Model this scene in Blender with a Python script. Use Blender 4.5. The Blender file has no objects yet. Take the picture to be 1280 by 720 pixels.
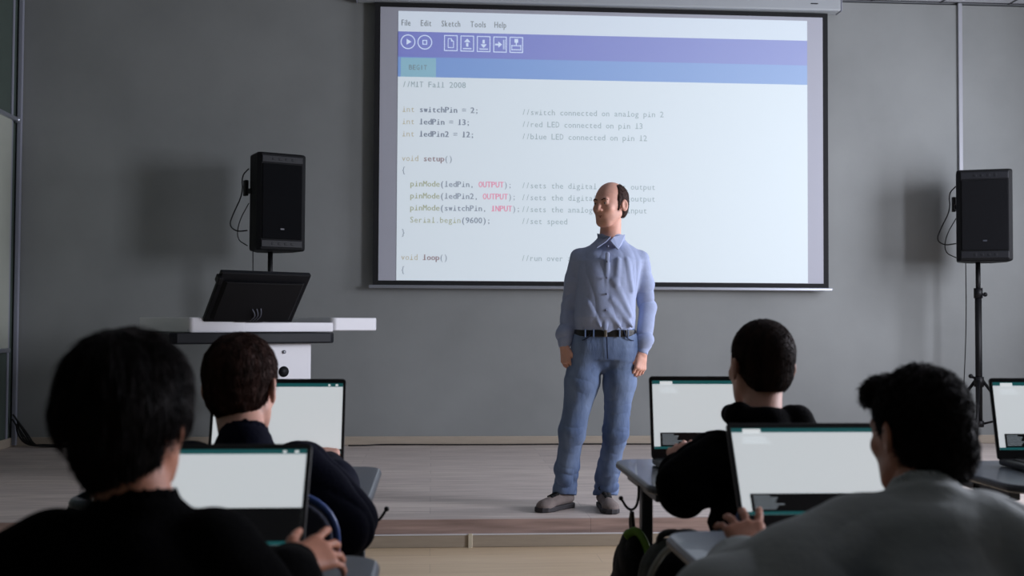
import bpy, bmesh, math, random
import numpy as np
from mathutils import Vector, Matrix

random.seed(7)
SC = bpy.context.scene
COL = SC.collection
PI = math.pi
R = math.radians

# ------------------------------------------------------------------ camera
FPX = 1400.0
YAW, PITCH, ROLL = R(4.1), math.atan(42.6 / FPX), 0.0048
CAM = Vector((0, 0, 1.14))
fwd = Vector((math.sin(YAW) * math.cos(PITCH), math.cos(YAW) * math.cos(PITCH), math.sin(PITCH)))
rt0 = Vector((math.cos(YAW), -math.sin(YAW), 0))
up0 = rt0.cross(fwd)
rt = rt0 * math.cos(ROLL) + up0 * math.sin(ROLL)
up = up0 * math.cos(ROLL) - rt0 * math.sin(ROLL)
cd = bpy.data.cameras.new('camera'); cam = bpy.data.objects.new('camera', cd); COL.objects.link(cam)
cam.matrix_world = Matrix(((rt.x, up.x, -fwd.x, CAM.x), (rt.y, up.y, -fwd.y, CAM.y), (rt.z, up.z, -fwd.z, CAM.z), (0, 0, 0, 1)))
cd.sensor_width = 36; cd.lens = FPX * 36 / 1280; cd.clip_start = 0.05; cd.clip_end = 60
cd.dof.use_dof = True; cd.dof.focus_distance = 6.2; cd.dof.aperture_fstop = 4.5
SC.camera = cam


def at(px, py, y=None, z=None, x=None, d=None):
    """a pixel of the photograph turned into the place it shows on a wall, a table top or at a distance"""
    v = fwd * FPX + rt * (px - 640) + up * (360 - py)
    if y is not None: t = (y - CAM.y) / v.y
    elif z is not None: t = (z - CAM.z) / v.z
    elif x is not None: t = (x - CAM.x) / v.x
    else: t = d / FPX
    return CAM + v * t


# ------------------------------------------------------------------ materials
def lin(c):
    if isinstance(c, str):
        c = tuple(int(c[i:i + 2], 16) / 255 for i in (0, 2, 4))
    return tuple(((v / 12.92) if v <= 0.04045 else ((v + 0.055) / 1.055) ** 2.4) for v in c[:3]) + (1,)


def mat(name, col, rough=0.6, metal=0.0, vary=0.0, vscale=8, bump=0.0, bscale=60, stretch=(1, 1, 1), emit=None, estr=1.0,
        spec=0.5, sheen=0.0, sss=0.0, coat=0.0, detail=4, col2=None):
    m = bpy.data.materials.new(name); m.use_nodes = True
    nt = m.node_tree; b = nt.nodes['Principled BSDF']
    c = lin(col)
    b.inputs['Base Color'].default_value = c
    b.inputs['Roughness'].default_value = rough
    b.inputs['Metallic'].default_value = metal
    b.inputs['Specular IOR Level'].default_value = spec
    if sheen: b.inputs['Sheen Weight'].default_value = sheen
    if coat: b.inputs['Coat Weight'].default_value = coat
    if sss:
        b.inputs['Subsurface Weight'].default_value = sss
        b.inputs['Subsurface Radius'].default_value = (0.010, 0.004, 0.002)
    tc = nt.nodes.new('ShaderNodeTexCoord'); mp = nt.nodes.new('ShaderNodeMapping')
    mp.inputs['Scale'].default_value = stretch
    nt.links.new(tc.outputs['Object'], mp.inputs['Vector'])
    if vary or col2:
        n = nt.nodes.new('ShaderNodeTexNoise'); n.inputs['Scale'].default_value = vscale; n.inputs['Detail'].default_value = detail
        nt.links.new(mp.outputs[0], n.inputs['Vector'])
        rp = nt.nodes.new('ShaderNodeValToRGB')
        c2 = lin(col2) if col2 else tuple(min(1, v * (1 + vary)) for v in c[:3]) + (1,)
        c1 = c if col2 else tuple(v * (1 - vary) for v in c[:3]) + (1,)
        rp.color_ramp.elements[0].color = c1; rp.color_ramp.elements[1].color = c2
        rp.color_ramp.elements[0].position = 0.3; rp.color_ramp.elements[1].position = 0.7
        nt.links.new(n.outputs['Fac'], rp.inputs['Fac']); nt.links.new(rp.outputs['Color'], b.inputs['Base Color'])
    if bump:
        n2 = nt.nodes.new('ShaderNodeTexNoise'); n2.inputs['Scale'].default_value = bscale; n2.inputs['Detail'].default_value = 3
        nt.links.new(mp.outputs[0], n2.inputs['Vector'])
        bp = nt.nodes.new('ShaderNodeBump'); bp.inputs['Strength'].default_value = bump; bp.inputs['Distance'].default_value = 0.01
        nt.links.new(n2.outputs['Fac'], bp.inputs['Height']); nt.links.new(bp.outputs['Normal'], b.inputs['Normal'])
    if emit:
        b.inputs['Emission Color'].default_value = lin(emit); b.inputs['Emission Strength'].default_value = estr
    return m


def planks(name, c1, c2, seam, width, length, rough=0.45, along='x', grain=0.25):
    """laminate boards running along x"""
    m = bpy.data.materials.new(name); m.use_nodes = True
    nt = m.node_tree; b = nt.nodes['Principled BSDF']; L = nt.links.new
    tc = nt.nodes.new('ShaderNodeTexCoord')
    br = nt.nodes.new('ShaderNodeTexBrick')
    br.inputs['Scale'].default_value = 1; br.inputs['Brick Width'].default_value = length; br.inputs['Row Height'].default_value = width
    br.inputs['Mortar Size'].default_value = 0.0012; br.inputs['Mortar Smooth'].default_value = 0.3
    br.inputs['Color1'].default_value = lin(c1); br.inputs['Color2'].default_value = lin(c2); br.inputs['Mortar'].default_value = lin(seam)
    br.offset = 0.37
    L(tc.outputs['Object'], br.inputs['Vector'])
    mp = nt.nodes.new('ShaderNodeMapping'); mp.inputs['Scale'].default_value = (1.2, 16, 16)
    L(tc.outputs['Object'], mp.inputs['Vector'])
    n = nt.nodes.new('ShaderNodeTexNoise'); n.inputs['Scale'].default_value = 2.2; n.inputs['Detail'].default_value = 6
    L(mp.outputs[0], n.inputs['Vector'])
    mx = nt.nodes.new('ShaderNodeMixRGB'); mx.blend_type = 'OVERLAY'; mx.inputs['Fac'].default_value = grain * 2
    L(br.outputs['Color'], mx.inputs['Color1']); L(n.outputs['Fac'], mx.inputs['Color2'])
    L(mx.outputs[0], b.inputs['Base Color'])
    b.inputs['Roughness'].default_value = rough
    return m


# ------------------------------------------------------------------ mesh builder
def mesh_obj(name, me, mats, parent=None, smooth=False):
    if not isinstance(mats, (list, tuple)): mats = [mats]
    for m in mats: me.materials.append(m)
    if smooth: me.polygons.foreach_set('use_smooth', [True] * len(me.polygons))
    o = bpy.data.objects.new(name, me); COL.objects.link(o)
    if parent: o.parent = parent
    return o


class MB:
    def __init__(s): s.bm = bmesh.new()

    def _merge(s, b, M, mi, smooth):
        if M is not None: bmesh.ops.transform(b, matrix=M, verts=b.verts)
        for f in b.faces: f.material_index = mi; f.smooth = smooth
        me = bpy.data.meshes.new('t'); b.to_mesh(me); b.free(); s.bm.from_mesh(me); bpy.data.meshes.remove(me)

    def box(s, c, size, bevel=0.0, M=None, mi=0, seg=2, smooth=False):
        b = bmesh.new(); bmesh.ops.create_cube(b, size=1)
        bmesh.ops.scale(b, vec=size, verts=b.verts)
        if bevel: bmesh.ops.bevel(b, geom=b.edges[:] , offset=min(bevel, min(size) * 0.49), segments=seg, affect='EDGES', profile=0.5)
        T = Matrix.Translation(c)
        s._merge(b, (M @ T) if M is not None else T, mi, smooth); return s

    def prism(s, pts, z0, z1, bevel=0.0, M=None, mi=0, seg=2, smooth=False):
        b = bmesh.new(); vs = [b.verts.new((p[0], p[1], z0)) for p in pts]; f = b.faces.new(vs)
        r = bmesh.ops.extrude_face_region(b, geom=[f]); up_ = [v for v in r['geom'] if isinstance(v, bmesh.types.BMVert)]
        bmesh.ops.translate(b, vec=(0, 0, z1 - z0), verts=up_)
        bmesh.ops.recalc_face_normals(b, faces=b.faces)
        if bevel:
            es = [e for e in b.edges if abs(e.verts[0].co.z - e.verts[1].co.z) < 1e-6]
            bmesh.ops.bevel(b, geom=es, offset=bevel, segments=seg, affect='EDGES', profile=0.5)
        s._merge(b, M, mi, smooth); return s

    def cyl(s, a, b_, r, r2=None, n=20, mi=0, smooth=True, caps=True):
        a = Vector(a); b_ = Vector(b_); d = b_ - a
        b = bmesh.new(); bmesh.ops.create_cone(b, cap_ends=caps, segments=n, radius1=r, radius2=r if r2 is None else r2, depth=d.length)
        q = Vector((0, 0, 1)).rotation_difference(d.normalized())
        M = Matrix.Translation((a + b_) / 2) @ q.to_matrix().to_4x4()
        s._merge(b, M, mi, smooth); return s

    def sph(s, c, r, mi=0, n=16, M=None):
        b = bmesh.new(); bmesh.ops.create_uvsphere(b, u_segments=n, v_segments=n // 2 + 2, radius=1)
        rr = r if isinstance(r, (tuple, list)) else (r, r, r)
        bmesh.ops.scale(b, vec=rr, verts=b.verts); T = Matrix.Translation(c)
        s._merge(b, (M @ T) if M is not None else T, mi, True); return s

    def tube(s, pts, r, n=8, mi=0, closed=False, flat=1.0, smoothpath=0):
        P = [Vector(p) for p in pts]
        for _ in range(smoothpath):
            Q = [P[0]] if not closed else []
            m = len(P)
            for i in range(m if closed else m - 1):
                a, b = P[i], P[(i + 1) % m]
                Q += [a * .75 + b * .25, a * .25 + b * .75]
            if not closed: Q.append(P[-1])
            P = Q
        b = bmesh.new(); rings = []; m = len(P); nrm = None
        for i, p in enumerate(P):
            if closed: t = (P[(i + 1) % m] - P[i - 1]).normalized()
            else: t = (P[min(i + 1, m - 1)] - P[max(i - 1, 0)]).normalized()
            if nrm is None:
                nrm = t.cross(Vector((0, 0, 1)))
                if nrm.length < .1: nrm = t.cross(Vector((0, 1, 0)))
                nrm.normalize()
            nrm = (nrm - t * nrm.dot(t)).normalized(); bn = t.cross(nrm)
            rr = r[i] if isinstance(r, list) and len(r) == m else (r if not isinstance(r, list) else r[0])
            rings.append([b.verts.new(p + nrm * math.cos(2 * PI * k / n) * rr + bn * math.sin(2 * PI * k / n) * rr * flat) for k in range(n)])
        for i in range(m if closed else m - 1):
            A, B = rings[i], rings[(i + 1) % m]
            for k in range(n): b.faces.new((A[k], A[(k + 1) % n], B[(k + 1) % n], B[k]))
        if not closed:
            b.faces.new(rings[0][::-1]); b.faces.new(rings[-1])
        bmesh.ops.recalc_face_normals(b, faces=b.faces)
        s._merge(b, None, mi, True); return s

    def quad(s, pts, mi=0):
        vs = [s.bm.verts.new(p) for p in pts]; f = s.bm.faces.new(vs); f.material_index = mi; return s

    def sheet(s, pts, th, mi=0, M=None):
        """polygon given by 3D points, thickened along its normal"""
        P = [Vector(p) for p in pts]; n = (P[1] - P[0]).cross(P[2] - P[0]).normalized() * th
        b = bmesh.new(); A = [b.verts.new(p) for p in P]; B = [b.verts.new(p + n) for p in P]
        b.faces.new(A[::-1]); b.faces.new(B)
        for i in range(len(P)):
            j = (i + 1) % len(P); b.faces.new((A[i], A[j], B[j], B[i]))
        bmesh.ops.recalc_face_normals(b, faces=b.faces)
        s._merge(b, M, mi, False); return s

    def build(s, name, mats, parent=None, M=None):
        me = bpy.data.meshes.new(name)
        if M is not None: bmesh.ops.transform(s.bm, matrix=M, verts=s.bm.verts)
        s.bm.to_mesh(me); s.bm.free()
        return mesh_obj(name, me, mats, parent)


def rrect(x0, y0, x1, y1, r, n=6):
    pts = []
    for cx, cy, a0 in ((x1 - r, y1 - r, 0), (x0 + r, y1 - r, 90), (x0 + r, y0 + r, 180), (x1 - r, y0 + r, 270)):
        for k in range(n + 1):
            a = R(a0 + 90 * k / n); pts.append((cx + r * math.cos(a), cy + r * math.sin(a)))
    return pts


def tag(o, label=None, cat=None, group=None, kind=None):
    if label: o['label'] = label
    if cat: o['category'] = cat
    if group: o['group'] = group
    if kind: o['kind'] = kind
    return o


def thing(name, label, cat, loc=(0, 0, 0), rz=0, group=None):
    o = bpy.data.objects.new(name, None); COL.objects.link(o)
    o.location = loc; o.rotation_euler = (0, 0, rz); o.empty_display_size = 0.1
    return tag(o, label, cat, group)


def struct(o): o['kind'] = 'structure'; return o


def copy_tree(o, parent=None):
    c = o.copy(); COL.objects.link(c)
    if parent: c.parent = parent
    for ch in [k for k in bpy.data.objects if k.parent == o]: copy_tree(ch, c)
    return c


# ------------------------------------------------------------------ distance-field modelling for bodies, hair and clothes
def V(*a): return np.array(a if len(a) > 1 else a[0], dtype=np.float32)


def smin(a, b, k):
    h = np.clip(.5 + .5 * (b - a) / k, 0, 1); return b + (a - b) * h - k * h * (1 - h)


def smax(a, b, k): return -smin(-a, -b, k)


def ell(P, c, r):
    q = P - V(c); r = V(r)
    k0 = np.sqrt(((q / r) ** 2).sum(1)) + 1e-9; k1 = np.sqrt(((q / (r * r)) ** 2).sum(1)) + 1e-9
    return k0 * (k0 - 1) / k1


def cap(P, a, b, r1, r2, n=None, f=1.0):
    a = V(a); b = V(b); ab = b - a; q = P - a
    t = np.clip((q @ ab) / float(ab @ ab + 1e-12), 0, 1)
    v = q - t[:, None] * ab
    if n is not None:
        n = V(n) / np.linalg.norm(V(n)); v = v + ((v @ n) * (1 / f - 1))[:, None] * n
    return np.sqrt((v * v).sum(1)) - (r1 + (r2 - r1) * t)


def chain(P, pts, rs, k=.012, n=None, f=1.0):
    d = None
    for i in range(len(pts) - 1):
        e = cap(P, pts[i], pts[i + 1], rs[i], rs[i + 1], n, f)
        d = e if d is None else smin(d, e, k)
    return d


def loft(P, rows, pw=2.3, k=.02):
    """stacked rounded cross-sections; rows of (z, cx, cy, a, b)"""
    T = np.array(rows, dtype=np.float32); z = P[:, 2]
    I = [np.interp(z, T[:, 0], T[:, j]) for j in range(1, 5)]
    q = (np.abs((P[:, 0] - I[0]) / I[2]) ** pw + np.abs((P[:, 1] - I[1]) / I[3]) ** pw) ** (1 / pw)
    d = (q - 1) * np.minimum(I[2], I[3])
    return smax(smax(d, T[0, 0] - z, k), z - T[-1, 0], k)


_rng = np.random.RandomState(3)
_DIR = _rng.randn(64, 3).astype(np.float32); _DIR /= np.linalg.norm(_DIR, axis=1)[:, None]


def wob(P, f, seed=0, st=(1, 1, 1)):
    Q = P * (V(st) * f); s = 0
    for i in range(4):
        a = _DIR[(seed * 7 + i * 3) % 64]; b = _DIR[(seed * 11 + i * 5 + 1) % 64]
        s = s + np.sin(Q @ a * (1 + .35 * i) + 1.6 * np.sin(Q @ b * .7 + i + seed))
    return s / 4


def folds(P, f, seed=0, st=(1, 1, 1)):
    w = wob(P, f, seed, st); return 1 - 2 * np.sqrt(np.abs(w) + .01)


def near(P, c, rad, fn):
    q = P - V(c); r = np.sqrt((q * q).sum(1)); d = (r - rad * .93).astype(np.float32)
    m = r < rad
    if m.any(): d[m] = fn(P[m])
    return d


def rotm(rx=0, ry=0, rz=0):
    return np.array((Matrix.Rotation(R(rz), 3, 'Z') @ Matrix.Rotation(R(ry), 3, 'Y') @ Matrix.Rotation(R(rx), 3, 'X')), dtype=np.float32)


def sdf_mesh(name, fn, lo, hi, h, mats, parent=None, matfn=None):
    lo = V(lo); hi = V(hi); B = 4
    nb = np.maximum(1, np.ceil((hi - lo) / (h * B)).astype(int)); n = nb * B
    # block centres
    g = np.stack(np.meshgrid(*[(np.arange(k) + .5) * B * h for k in nb], indexing='ij'), -1).reshape(-1, 3).astype(np.float32) + lo
    dc = fn(g); act = np.abs(dc) < B * h * 2.2
    D = np.where(dc.reshape(nb) < 0, -1.0, 1.0).astype(np.float32)
    D = np.repeat(np.repeat(np.repeat(D, B, 0), B, 1), B, 2)
    ids = np.argwhere(act.reshape(nb)) * B
    off = np.stack(np.meshgrid(*[np.arange(B)] * 3, indexing='ij'), -1).reshape(-1, 3)
    for s in range(0, len(ids), 20000):
        idx = (ids[s:s + 20000, None, :] + off[None]).reshape(-1, 3)
        D[idx[:, 0], idx[:, 1], idx[:, 2]] = fn(idx.astype(np.float32) * h + lo + h * .5)
    # close at the border
    D[0] = 1; D[-1] = 1; D[:, 0] = 1; D[:, -1] = 1; D[:, :, 0] = 1; D[:, :, -1] = 1
    S = D < 0
    c = np.zeros(tuple(n - 1), dtype=np.uint8)
    for i in (0, 1):
        for j in (0, 1):
            for k in (0, 1):
                c += S[i:n[0] - 1 + i, j:n[1] - 1 + j, k:n[2] - 1 + k]
    cells = np.argwhere((c > 0) & (c < 8))
    vid = -np.ones(tuple(n - 1), dtype=np.int32); vid[cells[:, 0], cells[:, 1], cells[:, 2]] = np.arange(len(cells))
    acc = np.zeros((len(cells), 3), np.float32); cnt = np.zeros(len(cells), np.float32)
    corners = [(i, j, k) for i in (0, 1) for j in (0, 1) for k in (0, 1)]
    val = {o: D[cells[:, 0] + o[0], cells[:, 1] + o[1], cells[:, 2] + o[2]] for o in corners}
    for o in corners:
        for ax in range(3):
            if o[ax]: continue
            q = list(o); q[ax] = 1; q = tuple(q)
            a, b = val[o], val[q]; m = (a < 0) != (b < 0)
            t = np.where(m, a / np.where(m, a - b, 1), 0)
            p = np.tile(V(o), (len(cells), 1)); p[:, ax] += t
            acc += p * m[:, None]; cnt += m
    verts = (cells + acc / cnt[:, None]) * h + lo + h * .5
    quads = []
    for ax in range(3):
        sl0 = [slice(1, -1)] * 3; sl1 = [slice(1, -1)] * 3
        sl0[ax] = slice(0, n[ax] - 1); sl1[ax] = slice(1, n[ax])
        a = S[tuple(sl0)]; b = S[tuple(sl1)]
        e = np.argwhere(a != b)
        if not len(e): continue
        flip = a[e[:, 0], e[:, 1], e[:, 2]]
        e = e + 1; e[:, ax] -= 1
        u, w = (ax + 1) % 3, (ax + 2) % 3
        q = []
        for du, dw in ((0, 0), (-1, 0), (-1, -1), (0, -1)):
            f_ = e.copy(); f_[:, u] += du; f_[:, w] += dw
            q.append(vid[f_[:, 0], f_[:, 1], f_[:, 2]])
        q = np.stack(q, 1); q[~flip] = q[~flip][:, ::-1]
        quads.append(q)
    quads = np.concatenate(quads); quads = quads[(quads >= 0).all(1)]
    me = bpy.data.meshes.new(name)
    me.vertices.add(len(verts)); me.vertices.foreach_set('co', verts.astype(np.float32).ravel())
    me.loops.add(len(quads) * 4); me.loops.foreach_set('vertex_index', quads.astype(np.int32).ravel())
    me.polygons.add(len(quads)); me.polygons.foreach_set('loop_start', np.arange(len(quads), dtype=np.int32) * 4)
    me.polygons.foreach_set('use_smooth', np.ones(len(quads), dtype=bool))
    me.update(calc_edges=True)
    o = mesh_obj(name, me, mats, parent)
    if matfn is not None:
        cen = verts[quads].mean(1); me.polygons.foreach_set('material_index', matfn(cen).astype(np.int32))
    return o
# ------------------------------------------------------------------ materials of the place
WALLY = 9.15; ZST = 0.14; CEIL = 3.87
M_wall = mat('grey_plaster', '888b8a', rough=0.8, vary=0.10, vscale=1.3, bump=0.15, bscale=9, detail=8)
M_wallgreen = mat('dark_green_paint', '46524b', rough=0.6, vary=0.05)
M_ceil = mat('ceiling_tile', 'a9acb0', rough=0.9, vary=0.04, vscale=40)
M_grid = mat('ceiling_grid', '2c2f33', rough=0.6)
M_stage = planks('whitewashed_laminate', 'c4b8b0', 'b6aaa4', '877e7b', 0.19, 1.3, 0.55, grain=0.28)
M_floor = planks('beige_laminate', 'cdb79a', 'c4ae90', 'a5927a', 0.19, 1.3, 0.5, grain=0.1)
M_riser = planks('pinkish_laminate', 'a68f88', '9c8780', '6f605a', 0.2, 1.3, 0.5, grain=0.4)
M_base = mat('beige_skirting', 'ab9f8f', rough=0.5, vary=0.05, stretch=(1, 8, 8))
M_alu = mat('brushed_aluminium', 'a7abb4', rough=0.35, metal=0.7)
M_conduit = mat('grey_conduit', '8d909c', rough=0.5)
M_white = mat('white_laminate', 'dedee2', rough=0.35)
M_offwhite = mat('cream_board', 'a7aba0', rough=0.5, vary=0.02)
M_black = mat('black_plastic', '0a0b10', rough=0.55, spec=.25, vary=0.1, vscale=30)
M_blacksoft = mat('black_rubber_cable', '0d0d0f', rough=0.6)
M_metalblack = mat('black_painted_metal', '0a0a0d', rough=0.5, metal=0.0, spec=.25)

# ------------------------------------------------------------------ the room
XL = at(19, 300, y=WALLY).x; XR = 5.7
YF = at(640, 648, z=ZST).y            # front edge of the stage
struct(MB().box(((XL + XR) / 2, 2.85, -0.05), (XR - XL + .4, 8.2 - 0, 0.1)).build('floor', M_floor))
fl = bpy.data.objects['floor']
struct(MB().box(((XL + XR) / 2, WALLY + .1, 1.9), (XR - XL + .4, .2, 3.9)).build('wall_back', M_wall))
struct(MB().box((XL - .1, 4.2, 1.9), (.2, 10.3, 3.9)).build('wall_left', M_wallgreen))
# right wall with two window openings
WIN = [(3.0, 4.3), (6.0, 7.5)]; WZ0, WZ1 = 1.3, 3.15
w = MB()
ys = [-1.0, WIN[0][0], WIN[0][1], WIN[1][0], WIN[1][1], 9.35]
for a, b in ((ys[0], ys[1]), (ys[2], ys[3]), (ys[4], ys[5])): w.box((XR + .1, (a + b) / 2, 1.9), (.2, b - a, 3.9))
for a, b in WIN:
    w.box((XR + .1, (a + b) / 2, WZ0 / 2 - .025), (.2, b - a, WZ0 + .05)); w.box((XR + .1, (a + b) / 2, (WZ1 + 3.85) / 2), (.2, b - a, 3.85 - WZ1))
struct(w.build('wall_right', M_wall))
M_glass = mat('window_glass', 'ffffff', rough=0.02); 
_b = M_glass.node_tree.nodes['Principled BSDF']; _b.inputs['Transmission Weight'].default_value = 1; _b.inputs['IOR'].default_value = 1.01
for i, (a, b) in enumerate(WIN):
    f = MB(); zc = (WZ0 + WZ1) / 2
    for yy in (a + .03, (a + b) / 2, b - .03): f.box((XR + .06, yy, zc), (.06, .06, WZ1 - WZ0), .005)
    for zz in (WZ0 + .03, WZ1 - .03): f.box((XR + .06, (a + b) / 2, zz), (.06, b - a, .06), .005)
    fo = struct(f.build('window_%d' % (i + 1), M_white))
    MB().box((XR - .04, (a + b) / 2, WZ0 + .012), (.2, b - a + .1, .025), .005).build('window_sill', M_white, fo)
# ceiling with a tile grid
c = MB().box(((XL + XR) / 2, 4.2, CEIL + .05), (XR - XL + .4, 10.3, .1), mi=0)
k = 0
y = WALLY - .02
while y > -0.9: c.box(((XL + XR) / 2, y, CEIL - .001), (XR - XL, .018, .006), mi=1); y -= .6
x = at(1177, 2, z=CEIL).x
while x > XL: x -= .6
x += .6
while x < XR: c.box((x, 4.1, CEIL - .001), (.018, 10.1, .006), mi=1); x += .6
struct(c.build('ceiling', [M_ceil, M_grid]))
# stage
st = MB().box(((XL + XR) / 2, (YF + WALLY) / 2, ZST / 2 + .0025), (XR - XL, WALLY - YF, ZST - .005))
struct(st.build('floor_stage', M_stage)); bpy.data.objects['floor_stage'].name = 'floor_stage'
rz = MB().box(((XL + XR) / 2, YF - .006, ZST / 2 + .001), (XR - XL, .012, ZST - .004), .002)
struct(rz.build('trim_1', M_riser))
t = MB().box(((XL + XR) / 2, YF - .018, .031), (XR - XL, .012, .062), .003)
t.box(((XL + XR) / 2, YF - .019, .064), (XR - XL, .014, .006), .001, mi=1)
t2 = struct(t.build('trim_2', [M_base, M_white]))
p = at(587, 680, z=0)
MB().box((p.x, YF - .027, .034), (.022, .008, .072), .002).build('joint_clip', mat('joint_clip_beige', 'd6cdb8', rough=.5), t2)
bb = MB().box(((XL + XR) / 2, WALLY - .008, ZST + .036), (XR - XL, .016, .07), .004)
struct(bb.build('baseboard_back', M_base))
bb = MB().box((XL + .008, (YF + WALLY) / 2, ZST + .036), (.016, WALLY - YF, .07), .004)
struct(bb.build('baseboard_left', M_base))

# corner trims on the left, wall trunking on the right
struct(MB().box((XL + .03, WALLY - .03, (CEIL + ZST) / 2), (.035, .035, CEIL - ZST - .02), .006).build('trim_3', M_conduit))
struct(MB().box((XL + .006, WALLY - .13, (CEIL + ZST) / 2), (.012, .03, CEIL - ZST - .02), .003).build('trim_4', M_conduit))
xt = at(1199, 60, y=WALLY).x
zt0 = at(1199, 290, y=WALLY).z
tr = MB().box((xt, WALLY - .012, (CEIL + zt0) / 2), (.035, .024, CEIL - zt0 - .01), .004)
struct(tr.build('trim_5', mat('light_trunking', '9fa1a8', rough=.4)))

# board on the left wall
zt = at(8, 143, x=XL + .03).z; zb = at(10, 438, x=XL + .03).z
root = thing('wall_board', 'pale greenish-grey board with light metal rails on the dark left wall', 'board', (XL, 7.6, zb))
yb1 = WALLY - .17
MB().box((.012, (yb1 + 6.1) / 2 - 7.6, (zt - zb) / 2), (.02, yb1 - 6.1, zt - zb), .002).build('panel', M_offwhite, root)
MB().box((.028, (yb1 + 6.1) / 2 - 7.6 + .03, zt - zb), (.03, yb1 - 6.1 + .1, .035), .008).sph((.03, yb1 - 7.6 + .09, zt - zb), .028).build('top_rail', M_alu, root)
MB().box((.028, (yb1 + 6.1) / 2 - 7.6, 0), (.03, yb1 - 6.1, .035), .008).build('bottom_rail', M_alu, root)

# ------------------------------------------------------------------ projection screen
SY = WALLY - .09
def sp(px, py, y=SY): return at(px, py, y=y)
xl = (sp(467, 200).x); xr = sp(1035.5, 200).x
ztop = (sp(470, 3).z + sp(1032, 16.5).z) / 2; zbot = (sp(468, 356).z + sp(1034, 360).z) / 2
screen = thing('projection_screen', 'wide pull-down projection screen with black border hanging on the grey wall, showing program code', 'screen', ((xl + xr) / 2, SY, zbot))
O = Vector(screen.location)
M_cloth = mat('screen_cloth', 'b3b5bf', rough=0.9)
M_border = mat('screen_black_border', '07080c', rough=0.8)
bw = .045
MB().box((0, .006, (ztop - zbot) / 2), (xr - xl, .004, ztop - zbot)).build('fabric', M_border, screen)
MB().box((0, .002, (ztop - zbot) / 2), (xr - xl - 2 * bw, .003, ztop - zbot - 2 * .036)).build('white_cloth', M_cloth, screen)
MB().box((0, .005, -.013), (xr - xl + .06, .03, .026), .006).build('bottom_bar', M_alu, screen)
hb = sp(1040, 16).z
hl = sp(462, 0).x - .1; hr = sp(1048, 8).x
hs = MB().box(((hl + hr) / 2 - O.x, .0, hb + .07 - O.z), (hr - hl, .13, .14), .012)
case = hs.build('housing', mat('housing_grey', 'a3a8ab', rough=0.5), screen)
pp = at(1018, 4.5, y=SY - .066)
MB().box((pp.x - O.x, -.066, pp.z - O.z), (.06, .003, .008)).build('slot', M_metalblack, case)
MB().box((hl - .004 - O.x, .0, hb + .07 - O.z), (.012, .135, .146), .01).build('end_cap', M_conduit, case)
MB().box((hr + .004 - O.x, .0, hb + .07 - O.z), (.012, .135, .146), .01).build('end_cap', M_conduit, case)

# the projected picture: program window lit by the projector
PY = SY - .002
cx0 = sp(496.5, 200).x; cx1 = sp(1009.3, 200).x
def zrow(yl): return (sp(500, yl).z)
ztc = (sp(497, 14.3).z + sp(1009, 25.5).z) / 2; zbc = zbot + .038
CLOTH = 'a9b3b6'
def em(name, c, e):     # the cloth itself plus the light the projector adds
    m = mat(name, CLOTH, rough=.9, emit='ffffff', estr=1.0); b = m.node_tree.nodes['Principled BSDF']
    b.inputs['Emission Color'].default_value = tuple(max(0, v - e) for v in lin(c)[:3]) + (1,); return m
PS = 0.28
MP = {k: em('projected_' + k, c, PS) for k, c in dict(page='d6dce2', menu='d2d8e2', violet='6f88c4', blue='80a3cf', tab='9cb9c6', ink='87929b',
      tan='b9b09c', wine='a27c8b', pink='dd93a8', olive='aaaa90', comment='a0a9ac', icon='d5def0', menuink='7d858e').items()}
def rect(mb, x0, x1, z0, z1, mi, lift): 
    y = PY - O.y - lift
    mb.quad([(x0 - O.x, y, z0 - O.z), (x1 - O.x, y, z0 - O.z), (x1 - O.x, y, z1 - O.z), (x0 - O.x, y, z1 - O.z)], mi)
zz = [ztc, zrow(38.5) - .005, zrow(70.5) - .003, zrow(95.8), zbc]
pb = MB(); 
rect(pb, cx0, cx1, zz[4], zz[3], 0, .0004); rect(pb, cx0, cx1, zz[1], zz[0], 1, .0004); rect(pb, cx0, cx1, zz[2], zz[1], 2, .0004); rect(pb, cx0, cx1, zz[3], zz[2], 3, .0004)
rect(pb, sp(501, 80).x, sp(545, 80).x, zz[3], zrow(72), 4, .001)
img = pb.build('projected_picture', [MP[k] for k in ('page', 'menu', 'violet', 'blue', 'tab')], screen)
img['label'] = 'bright projected window with white page and blue toolbars'

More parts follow.
